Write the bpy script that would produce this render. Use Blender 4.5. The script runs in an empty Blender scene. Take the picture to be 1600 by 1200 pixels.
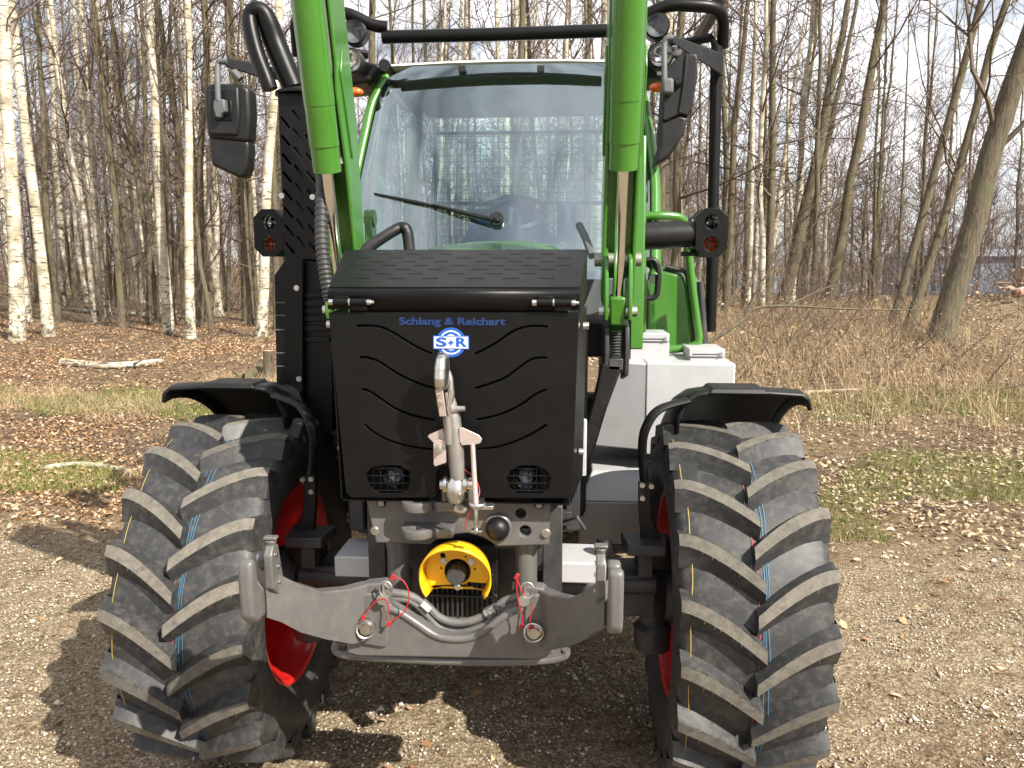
import bpy, bmesh, math, random
import numpy as np
from mathutils import Matrix, Vector, Euler

# ------------------------------------------------------------------ camera, sky, sun, exposure
scene = bpy.context.scene
COL = scene.collection
FPX, PITCH, YAW = 1240.0, math.radians(8.5), math.radians(4.02)
CAM = np.array([.31, 0.0, 1.78])
cd = bpy.data.cameras.new('camera'); cam = bpy.data.objects.new('camera', cd); COL.objects.link(cam)
cam.location = CAM; cam.rotation_euler = (math.pi/2-PITCH, 0, YAW)
cd.sensor_width = 36; cd.lens = 36*FPX/1600; cd.clip_end = 3000; cd.clip_start = .05
scene.camera = cam

SUN_AZ, SUN_EL = math.radians(132), math.radians(41)      # azimuth clockwise from +Y (north) of the sun
sunv = Vector((math.sin(SUN_AZ)*math.cos(SUN_EL), math.cos(SUN_AZ)*math.cos(SUN_EL), math.sin(SUN_EL)))
sl = bpy.data.lights.new('sun', 'SUN'); sl.energy = 5.0; sl.angle = math.radians(.55); sl.color = (1, .94, .835)
so = bpy.data.objects.new('sun', sl); COL.objects.link(so); so.location = (6, -6, 12)
so.rotation_euler = (-sunv).to_track_quat('-Z', 'Y').to_euler()

world = bpy.data.worlds.new('World'); scene.world = world; world.use_nodes = True
wn = world.node_tree; wn.nodes.clear(); WL = wn.links.new
def wnode(t, **k):
    n = wn.nodes.new(t)
    for a, b in k.items(): setattr(n, a, b)
    return n
wo = wnode('ShaderNodeOutputWorld'); bg = wnode('ShaderNodeBackground')
sky = wnode('ShaderNodeTexSky', sky_type='NISHITA', sun_disc=False, sun_elevation=SUN_EL, sun_rotation=SUN_AZ)
sky.dust_density = 1.6; sky.air_density = 1.0
tc = wnode('ShaderNodeTexCoord'); mp = wnode('ShaderNodeMapping'); mp.inputs['Scale'].default_value = (1, 1, 2.0)
nz = wnode('ShaderNodeTexNoise'); nz.inputs['Scale'].default_value = 2.1; nz.inputs['Detail'].default_value = 9; nz.inputs['Roughness'].default_value = .58; nz.inputs['Distortion'].default_value = .5
cr = wnode('ShaderNodeValToRGB'); cr.color_ramp.elements[0].position = .30; cr.color_ramp.elements[1].position = .55
nz2 = wnode('ShaderNodeTexNoise'); nz2.inputs['Scale'].default_value = 4.6; nz2.inputs['Detail'].default_value = 8; nz2.inputs['Distortion'].default_value = .7
cr2 = wnode('ShaderNodeValToRGB'); cr2.color_ramp.elements[0].position = .34; cr2.color_ramp.elements[1].position = .54
cr2.color_ramp.elements[0].color = (3.4, 3.6, 4.1, 1); cr2.color_ramp.elements[1].color = (11.5, 11.4, 11.6, 1)
mx = wnode('ShaderNodeMix', data_type='RGBA')
WL(tc.outputs['Generated'], mp.inputs['Vector']); WL(mp.outputs[0], nz.inputs['Vector']); WL(mp.outputs[0], nz2.inputs['Vector'])
WL(nz.outputs[0], cr.inputs[0]); WL(nz2.outputs[0], cr2.inputs[0])
WL(cr.outputs[0], mx.inputs[0]); WL(sky.outputs[0], mx.inputs[6]); WL(cr2.outputs[0], mx.inputs[7])
WL(mx.outputs[2], bg.inputs['Color']); bg.inputs['Strength'].default_value = .075; WL(bg.outputs[0], wo.inputs[0])
vs = scene.view_settings; vs.view_transform = 'Standard'; vs.look = 'None'; vs.exposure = 0.97; vs.gamma = 1; vs.use_curve_mapping = False
try:
    scene.cycles.max_bounces = 4; scene.cycles.diffuse_bounces = 4; scene.cycles.glossy_bounces = 3; scene.cycles.transparent_max_bounces = 10; scene.cycles.use_adaptive_sampling = True; scene.cycles.adaptive_threshold = .025; scene.cycles.caustics_reflective = False; scene.cycles.caustics_refractive = False
except Exception: pass

# ------------------------------------------------------------------ helpers
_F = np.array([-math.sin(YAW)*math.cos(PITCH), math.cos(YAW)*math.cos(PITCH), -math.sin(PITCH)])
_R = np.array([math.cos(YAW), math.sin(YAW), 0.]); _U = np.cross(_R, _F)
def ray(x, y): return _F + _R*(x-800)/FPX + _U*(600-y)/FPX
def W(x, y, Y):                       # the point of the place that is seen at photo pixel (x, y) and lies at depth Y
    d = ray(x, y); return CAM + d*(Y/d[1])
def onplane(x, y, P0, N):
    d = ray(x, y); N = np.array(N); return CAM + d*(np.dot(np.array(P0)-CAM, N)/np.dot(d, N))
def V(p): return Vector((float(p[0]), float(p[1]), float(p[2])))

class MB:
    def __init__(s): s.v = []; s.f = []; s.m = []; s.mi = 0
    def add(s, vs, fs):
        o = len(s.v); s.v += [tuple(float(c) for c in p) for p in vs]
        s.f += [tuple(i+o for i in f) for f in fs]; s.m += [s.mi]*len(fs); return s
    def hexa(s, p): return s.add(p, [(0,3,2,1),(4,5,6,7),(0,1,5,4),(1,2,6,5),(2,3,7,6),(3,0,4,7)])
    def box(s, c, d, rot=None):
        x, y, z = d[0]/2, d[1]/2, d[2]/2; M = Euler(rot).to_matrix() if rot else Matrix.Identity(3)
        return s.hexa([V(c)+M@Vector(q) for q in [(-x,-y,-z),(x,-y,-z),(x,y,-z),(-x,y,-z),(-x,-y,z),(x,-y,z),(x,y,z),(-x,y,z)]])
    def prism(s, pts, vec):
        n = len(pts); vec = np.array(vec, float); a = [np.array(p, float) for p in pts]
        return s.add(a+[p+vec for p in a], [tuple(range(n)), tuple(range(2*n-1, n-1, -1))]+[(i, i+n, (i+1) % n+n, (i+1) % n) for i in range(n)])
    def tube(s, path, r, n=10, cap=True, flat=None):
        P = [V(p) for p in path]; k = len(P); rs = r if isinstance(r, (list, tuple)) else [r]*k
        T = [(P[min(i+1, k-1)]-P[max(i-1, 0)]).normalized() for i in range(k)]
        ref = Vector((0, 0, 1)) if abs(T[0].z) < .9 else Vector((1, 0, 0))
        u = T[0].cross(ref).normalized(); vs = []
        for i in range(k):
            u = (u - T[i]*u.dot(T[i])).normalized(); w = T[i].cross(u)
            for j in range(n):
                a = 2*math.pi*j/n; ca, sa = math.cos(a), math.sin(a)*(flat or 1)
                vs.append(P[i]+(u*ca+w*sa)*rs[i])
        fs = [(i*n+j, i*n+(j+1) % n, (i+1)*n+(j+1) % n, (i+1)*n+j) for i in range(k-1) for j in range(n)]
        if cap: fs += [tuple(range(n-1, -1, -1)), tuple(range((k-1)*n, k*n))]
        return s.add(vs, fs)
    def lathe(s, prof, c, axis=(0, 0, 1), n=24, a0=0, a1=2*math.pi, ref=None):
        ax = Vector(axis).normalized(); rf = Vector(ref) if ref else (Vector((0, 0, 1)) if abs(ax.z) < .9 else Vector((1, 0, 0)))
        u = (rf-ax*rf.dot(ax)).normalized(); w = ax.cross(u); full = abs(a1-a0-2*math.pi) < 1e-6; m = n if full else n+1; vs = []
        for r, h in prof:
            for j in range(m):
                a = a0+(a1-a0)*j/n; vs.append(V(c)+ax*h+(u*math.cos(a)+w*math.sin(a))*r)
        fs = [(i*m+j, i*m+(j+1) % m, (i+1)*m+(j+1) % m, (i+1)*m+j) for i in range(len(prof)-1) for j in range(n)]
        return s.add(vs, fs)
    def disc(s, c, r, axis, h, n=20): return s.lathe([(.0005, 0), (r, 0), (r, h), (.0005, h)], c, axis, n)
    def ball(s, c, r, nu=14, nv=9):
        rr = r if hasattr(r, '__len__') else (r, r, r); vs = []; fs = []
        for i in range(nv+1):
            t = math.pi*i/nv
            for j in range(nu):
                a = 2*math.pi*j/nu; vs.append((c[0]+rr[0]*math.sin(t)*math.cos(a), c[1]+rr[1]*math.sin(t)*math.sin(a), c[2]+rr[2]*math.cos(t)))
        for i in range(nv):
            for j in range(nu): fs.append((i*nu+j, (i+1)*nu+j, (i+1)*nu+(j+1) % nu, i*nu+(j+1) % nu))
        return s.add(vs, fs)
    def grid(s, rows):
        n = len(rows[0]); vs = [p for r in rows for p in r]
        return s.add(vs, [(i*n+j, i*n+j+1, (i+1)*n+j+1, (i+1)*n+j) for i in range(len(rows)-1) for j in range(n-1)])
    # shapes given by where the photo shows them at a stated depth
    def pbox(s, x0, y0, x1, y1, Y, d):
        a, b = W(x0, y0, Y), W(x1, y1, Y); return s.hexa([(a[0],Y,b[2]),(b[0],Y,b[2]),(b[0],Y+d,b[2]),(a[0],Y+d,b[2]),(a[0],Y,a[2]),(b[0],Y,a[2]),(b[0],Y+d,a[2]),(a[0],Y+d,a[2])])
    def ppoly(s, pts, Y, d): return s.prism([W(x, y, Y) for x, y in pts], (0, d, 0))
    def ptube(s, pts, r, n=10, **k): return s.tube([W(*p) for p in pts], r, n, **k)
    def mesh(s, name):
        me = bpy.data.meshes.new(name); me.from_pydata(s.v, [], s.f); me.polygons.foreach_set('material_index', s.m); me.update(); return me

def finish(me, mats, ang=40, fix=True):
    for m in (mats if isinstance(mats, (list, tuple)) else [mats]): me.materials.append(m)
    if fix:
        bm = bmesh.new(); bm.from_mesh(me); bmesh.ops.recalc_face_normals(bm, faces=bm.faces); bm.to_mesh(me); bm.free()
    me.polygons.foreach_set('use_smooth', [True]*len(me.polygons)); me.set_sharp_from_angle(angle=math.radians(ang)); me.update()
def smooth_path(pts, n=6):
    P = [np.array(p, float) for p in pts]; out = []
    for i in range(len(P)-1):
        p0, p1, p2, p3 = P[max(i-1, 0)], P[i], P[i+1], P[min(i+2, len(P)-1)]
        for k in range(n):
            t = k/n; out.append(.5*((2*p1)+(-p0+p2)*t+(2*p0-5*p1+4*p2-p3)*t*t+(-p0+3*p1-3*p2+p3)*t**3))
    return out+[P[-1]]
def link(o, parent=None):
    COL.objects.link(o)
    if parent is not None:
        o.parent = parent
        if parent.type == 'EMPTY' and parent.parent is None: o.matrix_parent_inverse = Matrix.Translation(-parent.location)
    return o
def part(name, mb, mat, parent=None, bevel=0, ang=40, seg=2, label=None):
    me = mb.mesh(name) if isinstance(mb, MB) else mb
    if isinstance(mb, MB): finish(me, mat, ang)
    o = bpy.data.objects.new(name, me); link(o, parent)
    if bevel:
        b = o.modifiers.new('bevel', 'BEVEL'); b.width = bevel; b.segments = seg; b.limit_method = 'ANGLE'; b.angle_limit = math.radians(35); b.harden_normals = False
    if label: o['label'] = label
    return o
def thing(name, label, cat, loc=(0, 0, 0), group=None):
    o = bpy.data.objects.new(name, None); o.location = loc; o.empty_display_size = .1; COL.objects.link(o); o['label'] = label; o['category'] = cat
    if group: o['group'] = group
    return o
def tag(o, label=None, cat=None, group=None, kind=None):
    for k, v in (('label', label), ('category', cat), ('group', group), ('kind', kind)):
        if v: o[k] = v
    return o
def plate(name, outer, holes, M, thick, mat, parent, bev=.0012):
    cu = bpy.data.curves.new(name, 'CURVE'); cu.dimensions = '2D'; cu.fill_mode = 'BOTH'; cu.extrude = thick/2; cu.bevel_depth = bev; cu.bevel_resolution = 1
    for loop in [outer]+holes:
        sp = cu.splines.new('POLY'); sp.points.add(len(loop)-1); sp.use_cyclic_u = True
        for q, c in zip(sp.points, loop): q.co = (c[0], c[1], 0, 1)
    tmp = bpy.data.objects.new(name, cu); me = bpy.data.meshes.new_from_object(tmp); bpy.data.objects.remove(tmp); bpy.data.curves.remove(cu)
    me.name = name; me.transform(M); finish(me, mat, 30, False); return part(name, me, None, parent)
def front_matrix(Y): return Matrix(((1,0,0,0),(0,0,-1,Y),(0,1,0,0),(0,0,0,1)))      # plate (u, v) -> (X, Z) facing the camera side
def text_mesh(name, body, M, size, mat, parent, width=None, offset=0, extrude=.0006, shear=0):
    cu = bpy.data.curves.new(name, 'FONT'); cu.body = body; cu.size = size; cu.align_x = 'CENTER'; cu.align_y = 'CENTER'; cu.offset = offset; cu.extrude = extrude; cu.resolution_u = 4
    tmp = bpy.data.objects.new(name, cu); me = bpy.data.meshes.new_from_object(tmp); bpy.data.objects.remove(tmp); bpy.data.curves.remove(cu)
    if width:
        xs = [v.co.x for v in me.vertices]; k = width/(max(xs)-min(xs)); me.transform(Matrix.Diagonal((k, 1, 1, 1)))
    me.transform(M); finish(me, mat, 30, False); return part(name, me, None, parent)

# ------------------------------------------------------------------ materials
def mat(name, col, rough=.5, metal=0, var=.0, vscale=30, bump=0, bscale=200, coat=0, dust=0, dustcol=(.30,.26,.20), dscale=14, rvar=.12, spec=.5, each=0):
    m = bpy.data.materials.new(name); m.use_nodes = True; nt = m.node_tree; b = nt.nodes['Principled BSDF']; L = nt.links.new
    b.inputs['Base Color'].default_value = (*col, 1); b.inputs['Roughness'].default_value = rough; b.inputs['Metallic'].default_value = metal
    b.inputs['Coat Weight'].default_value = coat; b.inputs['Coat Roughness'].default_value = .08; b.inputs['Specular IOR Level'].default_value = spec
    t = nt.nodes.new('ShaderNodeTexCoord'); n = nt.nodes.new('ShaderNodeTexNoise'); n.inputs['Scale'].default_value = vscale; n.inputs['Detail'].default_value = 6; L(t.outputs['Object'], n.inputs['Vector'])
    cur = None
    if var:
        hs = nt.nodes.new('ShaderNodeMix'); hs.data_type = 'RGBA'; hs.inputs[6].default_value = (*[c*(1-var) for c in col], 1); hs.inputs[7].default_value = (*[min(1, c*(1+var)) for c in col], 1)
        L(n.outputs[0], hs.inputs[0]); cur = hs.outputs[2]
    if dust:
        n2 = nt.nodes.new('ShaderNodeTexNoise'); n2.inputs['Scale'].default_value = dscale; n2.inputs['Detail'].default_value = 10; n2.inputs['Roughness'].default_value = .68; L(t.outputs['Object'], n2.inputs['Vector'])
        r = nt.nodes.new('ShaderNodeValToRGB'); r.color_ramp.elements[0].position = .46; r.color_ramp.elements[1].position = .74; r.color_ramp.elements[1].color = (dust, dust, dust, 1); L(n2.outputs[0], r.inputs[0])
        d = nt.nodes.new('ShaderNodeMix'); d.data_type = 'RGBA'; L(r.outputs[0], d.inputs[0])
        if cur: L(cur, d.inputs[6])
        else: d.inputs[6].default_value = (*col, 1)
        d.inputs[7].default_value = (*dustcol, 1); cur = d.outputs[2]
    if cur: L(cur, b.inputs['Base Color'])
    if rvar:
        mr = nt.nodes.new('ShaderNodeMapRange'); mr.inputs[3].default_value = max(0, rough-rvar); mr.inputs[4].default_value = min(1, rough+rvar); L(n.outputs[0], mr.inputs[0]); L(mr.outputs[0], b.inputs['Roughness'])
    if bump:
        n3 = nt.nodes.new('ShaderNodeTexNoise'); n3.inputs['Scale'].default_value = bscale; n3.inputs['Detail'].default_value = 4; L(t.outputs['Object'], n3.inputs['Vector'])
        bp = nt.nodes.new('ShaderNodeBump'); bp.inputs['Strength'].default_value = bump; bp.inputs['Distance'].default_value = .002; L(n3.outputs[0], bp.inputs['Height']); L(bp.outputs[0], b.inputs['Normal'])
    if each:                                                  # copies of one piece differ: shifted pattern, lighter or darker coat
        oi = nt.nodes.new('ShaderNodeObjectInfo'); ml = nt.nodes.new('ShaderNodeMath'); ml.operation = 'MULTIPLY'; ml.inputs[1].default_value = 37.0; L(oi.outputs['Random'], ml.inputs[0])
        av = nt.nodes.new('ShaderNodeVectorMath'); L(t.outputs['Object'], av.inputs[0]); L(ml.outputs[0], av.inputs[1])
        for q in [q for q in nt.nodes if q.bl_idname == 'ShaderNodeTexNoise']: L(av.outputs[0], q.inputs['Vector'])
        hv = nt.nodes.new('ShaderNodeHueSaturation'); mv = nt.nodes.new('ShaderNodeMapRange'); mv.inputs[3].default_value = 1-each; mv.inputs[4].default_value = 1+each; L(oi.outputs['Random'], mv.inputs[0]); L(mv.outputs[0], hv.inputs['Value']); L(cur, hv.inputs['Color']); L(hv.outputs[0], b.inputs['Base Color'])
    return m
M = {}
M['green'] = mat('green_paint', (.042,.165,.014), .30, 0, .14, 5, .05, 60, .5, .08, (.25,.27,.16))
M['greendark'] = M['green']
M['black'] = mat('black_powder_coat', (.0022,.0022,.0024), .40, 0, .15, 20, .06, 900, .0, .012, (.16,.15,.13), 9, spec=.26)
M['plastic'] = mat('black_plastic', (.0055,.0055,.006), .44, 0, .2, 40, .12, 700, 0, .05, (.2,.19,.17), 12, spec=.4)
M['dark'] = mat('dark_chassis_paint', (.028,.029,.032), .5, 0, .3, 20, .1, 300, 0, .25, (.17,.14,.11), 10)
M['rubber'] = mat('tyre_rubber', (.024,.0245,.0255), .55, 0, .4, 5, .12, 260, 0, .45, (.14,.13,.11), 34, each=.10)
M['lugtop'] = mat('dusty_tread_rubber', (.128,.115,.095), .9, 0, .45, 35, .9, 260, 0, .85, (.050,.046,.040), 42, each=.22)
M['grey'] = mat('grey_hitch_paint', (.098,.095,.092), .40, 0, .14, 12, .10, 120, .15, .22, (.24,.20,.15), 24)
M['silver'] = mat('silver_textured_paint', (.44,.445,.455), .42, .08, .08, 14, .5, 420, 0, .3, (.30,.27,.22), 6)
M['zinc'] = mat('zinc_plated_steel', (.58,.57,.55), .33, 1.0, .22, 50, .1, 300, 0, .3, (.30,.25,.18), 40)
M['pinkzinc'] = mat('passivated_plate', (.52,.43,.40), .42, .55, .15, 20, 0, 1, 0, .1)
M['steel'] = mat('worn_steel', (.30,.285,.265), .42, .6, .3, 40, .1, 300, 0, .3, (.22,.19,.15), 40)
M['chrome'] = mat('chrome_rod', (.72,.70,.68), .12, 1, .05, 20)
M['red'] = mat('red_rim_paint', (.55,.012,.010), .35, 0, .12, 10, .03, 80, .4, .15, (.22,.08,.05), 22)
M['yellow'] = mat('yellow_plastic', (.80,.44,.006), .38, 0, .06, 12, .05, 200, .2, .1, (.45,.30,.06))
M['white'] = mat('white_roof_paint', (.80,.80,.80), .35, 0, .03, 10, 0, 1, .3)
M['blue'] = mat('emblem_blue', (.010,.085,.38), .45, rvar=0)
M['navy'] = mat('navy_print', (.004,.022,.105), .45, rvar=0)
M['logowhite'] = mat('white_print', (.82,.84,.88), .45, rvar=0)
M['hose'] = mat('rubber_hose', (.022,.022,.023), .5, 0, .2, 60, .2, 500, 0, .2, (.16,.14,.12))
M['hosegrey'] = mat('sleeved_grey_hose', (.10,.098,.094), .55, 0, .2, 80, .3, 700, 0, .3)
M['redcord'] = mat('red_cord', (.36,.015,.02), .5)
M['orange'] = mat('orange_lens', (.75,.13,.02), .2, 0, .1, 40, coat=.5)
M['lampdark'] = mat('dark_reflector', (.16,.17,.18), .15, 1.0, .3, 60)
M['seat'] = mat('dark_seat_fabric', (.02,.022,.028), .8, 0, .2, 60)
M['bluefab'] = mat('blue_fabric', (.02,.055,.12), .8, 0, .2, 60)
M['paleblue'] = mat('pale_blue_trim', (.16,.30,.36), .5)
M['yelline'] = mat('yellow_paint_line', (.40,.29,.05), .7, rvar=0)
M['blueline'] = mat('blue_paint_line', (.05,.18,.30), .7, rvar=0)
M['redline'] = mat('red_paint_line', (.42,.05,.05), .7, rvar=0)
M['cabgrey'] = mat('cab_grey_plastic', (.09,.095,.10), .6, 0, .1, 40)
M['lining'] = mat('pale_headliner', (.20,.22,.23), .8, 0, .1, 40)
def glass_mat(name, tint, ior=1.6, rough=0, coat=(1, 1, 1)):
    m = bpy.data.materials.new(name); m.use_nodes = True; nt = m.node_tree; nt.nodes.clear(); L = nt.links.new
    o = nt.nodes.new('ShaderNodeOutputMaterial'); tr = nt.nodes.new('ShaderNodeBsdfTransparent'); gl = nt.nodes.new('ShaderNodeBsdfGlossy'); fr = nt.nodes.new('ShaderNodeFresnel'); mx = nt.nodes.new('ShaderNodeMixShader')
    tr.inputs[0].default_value = (*tint, 1); gl.inputs['Roughness'].default_value = rough; gl.inputs[0].default_value = (*coat, 1); ge = nt.nodes.new('ShaderNodeNewGeometry'); mi = nt.nodes.new('ShaderNodeMix'); mi.inputs[2].default_value = ior; mi.inputs[3].default_value = 1/ior; L(ge.outputs['Backfacing'], mi.inputs[0]); L(mi.outputs[0], fr.inputs[0])
    t = nt.nodes.new('ShaderNodeTexCoord'); n = nt.nodes.new('ShaderNodeTexNoise'); n.inputs['Scale'].default_value = 3; L(t.outputs['Object'], n.inputs['Vector'])
    bp = nt.nodes.new('ShaderNodeBump'); bp.inputs['Strength'].default_value = .05; bp.inputs['Distance'].default_value = .02; L(n.outputs[0], bp.inputs['Height']); L(bp.outputs[0], gl.inputs['Normal'])
    L(fr.outputs[0], mx.inputs[0]); L(tr.outputs[0], mx.inputs[1]); L(gl.outputs[0], mx.inputs[2]); L(mx.outputs[0], o.inputs[0]); return m
M['glass'] = glass_mat('windscreen_glass', (.52,.68,.66), 3.0, 0, (.78,.91,1.0))
M['glass2'] = glass_mat('cab_glass', (.85,.92,.89), 1.35)
M['lens'] = glass_mat('lamp_lens', (.85,.88,.9), 1.5)

# ================================================================== the tractor
T = thing('tractor', 'green forestry tractor with black front guard, raised loader and red wheel rims', 'tractor', (0, 2.75, 0))
AXY, AXZ, TRK = 2.75, .62, .868
rnd = random.Random(5)

# ---- wheels
def lug_mesh(name, R, Wd, side, LH=.046):
    mb = MB(); st = []; hw = Wd/2; n = 9
    for i in range(n+1):
        t = i/n; s = -.012+(hw*.985+.012)*t
        ang = -.225*(1-(1-t)**1.5)*(.62/R)
        top = R-.010*t*t; base = R-LH-.012*t*t-.004
        if t > .86: top -= (t-.86)*.06
        st.append((s, ang, top, base, .0205+.003*math.sin(math.pi*t), .038+.012*t))
    rings = []
    for s, ang, top, base, wt, wb in st:
        pts = []
        for off, r in ((-wb*1.15, base-.004), (-wt*1.22, top-.016), (-wt, top-.002), (wt, top-.002), (wt*1.5, top-.014), (wb*1.75, base-.004)):
            # lug runs diagonally: offset along the circumference
            a = ang+off/R*.9
            pts.append((side*s, r*math.cos(a), r*math.sin(a)))
        rings.append(pts)
    s, ang, top, base, wt, wb = st[-1]                       # the lug runs down over the shoulder
    pts = []
    for off, r in ((-wb*.9, base-.05), (-wt*.8, base-.035), (-wt*.5, base-.025), (wt*.5, base-.025), (wt*.9, base-.035), (wb*1.1, base-.05)):
        a = ang-.03+off/R; pts.append((side*(hw*1.005), r*math.cos(a), r*math.sin(a)))
    rings.append(pts)
    k = 6
    for ri in range(len(rings)-1):
        a, b = rings[ri], rings[ri+1]
        for j in range(k-1):
            mb.mi = 1 if (j == 2 and ri < len(rings)-2) else 0
            mb.add([a[j], a[j+1], b[j+1], b[j]], [(0, 1, 2, 3)])
    mb.mi = 0; mb.add(rings[0], [tuple(range(k))])
    hr = random.Random(int(R*100)+side)
    for i in range(2, len(st)):                             # moulding hairs along the lug edges
        for e_ in (2, 3):
            for q in range(2):
                t_ = hr.random(); a, b = np.array(rings[i-1][e_]), np.array(rings[i][e_]); p = a+(b-a)*t_; rad = np.array([0, p[1], p[2]])/math.hypot(p[1], p[2]); tan = np.array([0, -rad[2], rad[1]])*(1 if e_ == 3 else -1)
                tip = p+(rad*.3+tan*.9+np.array([hr.uniform(-.5, .5), 0, 0]))*hr.uniform(.006, .015)
                if hr.random() < .6: mb.tube([p, tip], [.0009, .0004], 3)
    me = mb.mesh(name)
    bm = bmesh.new(); bm.from_mesh(me); bmesh.ops.remove_doubles(bm, verts=bm.verts, dist=.0004); bmesh.ops.recalc_face_normals(bm, faces=bm.faces); bm.to_mesh(me); bm.free()
    finish(me, [M['rubber'], M['lugtop']], 32, False); return me
def make_wheel(loc, inner, R=.62, Wd=.455, rim=.345, nl=20, label=None, lines=True, spin=0.):
    # wheel axis = X; 'inner' = +1/-1: the direction towards the tractor's middle
    w = bpy.data.objects.new('wheel', None); w.location = loc; w.empty_display_size = .1; link(w, T)
    if label: w['label'] = label
    h = Wd/2; B = R-.046
    prof = [(rim+.012, -h*.80), (rim+.035, -h*.90), (rim+.085, -h*1.0), (rim+(B-rim)*.62, -h*1.02), (B-.052, -h*1.0), (B-.026, -h*.955), (B-.012, -h*.86), (B-.004, -h*.6), (B, -h*.25), (B+.001, 0)]
    prof += [(r, -x) for r, x in prof[-2::-1]]
    t = part('tyre', MB().lathe(prof, (0, 0, 0), (1, 0, 0), 96), M['rubber'], w, ang=60)
    d = inner
    rp = [(rim+.020, h*.82), (rim+.026, h*.84), (rim+.016, h*.86), (rim+.002, h*.83), (rim-.004, h*.70), (rim-.028, h*.55), (rim-.034, h*.1), (rim-.034, -h*.3), (rim-.012, -h*.62), (rim-.004, -h*.75), (rim+.012, -h*.83), (rim+.02, -h*.82)]
    part('rim', MB().lathe([(r, d*x) for r, x in rp], (0, 0, 0), (1, 0, 0), 72), M['red'], w, ang=35)
    dp = [(rim-.033, -h*.12), (rim-.06, -h*.20), (rim*.66, -h*.44), (rim*.5, -h*.46), (rim*.30, -h*.46), (.002, -h*.46)]
    part('rim_disc', MB().lathe([(r, d*x) for r, x in dp], (0, 0, 0), (1, 0, 0), 48), M['red'], w, ang=30)
    hub = MB().lathe([(.001, -d*h*.50), (.10, -d*h*.50), (.105, -d*h*.40), (.12, d*h*.2), (.13, d*h*.65), (.10, d*h*.9), (.001, d*h*.9)], (0, 0, 0), (1, 0, 0), 28)
    part('hub', hub, M['dark'], w, ang=30)
    for k in range(8):
        a = k*math.pi/4; part('wheel_nut', MB().disc((-d*h*.47, .155*math.cos(a), .155*math.sin(a)), .014, (-d, 0, 0), .022, 6), M['zinc'], w)
    for side in (1, -1):
        key = ('lug', R, side)
        if key not in make_wheel.cache: make_wheel.cache[key] = lug_mesh('lug', R, Wd, side)
        for k in range(nl):
            o = bpy.data.objects.new('lug', make_wheel.cache[key]); COL.objects.link(o); o.parent = w
            o.rotation_euler = (spin+2*math.pi*(k+(.5 if side > 0 else 0))/nl, 0, 0)
    if lines:
        for nm, xs, mt, wd in (('yellow_line', (-h*.84,), 'yelline', .0018), ('blue_line', (.012, .021, .031), 'blueline', .0018), ('red_line', (-.004,), 'redline', .0022)):
            mb = MB()
            for x in xs:
                rw = []; N = 140
                for i in range(N+1):
                    a = 2*math.pi*i/N; xx = x+.005*math.sin(5*a+x*90)+.002*math.sin(17*a); r = B+.0035 if abs(x) < .1 else B-.003
                    rw.append([(xx-wd/2, r*math.cos(a), r*math.sin(a)), (xx+wd/2, r*math.cos(a), r*math.sin(a))])
                mb.grid(rw)
            part(nm, mb, M[mt], w)
    return w
make_wheel.cache = {}
make_wheel((-TRK, AXY, AXZ), 1, label='front wheel on the photo\'s left, red rim visible inside', spin=.018)
make_wheel((TRK, AXY, AXZ), -1, label='front wheel on the photo\'s right, beside the silver armour', spin=.206)
for sx in (-1, 1): make_wheel((sx*.80, 5.15, .82), -sx, R=.82, Wd=.52, rim=.49, nl=19, lines=False, label='large rear wheel')

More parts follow.
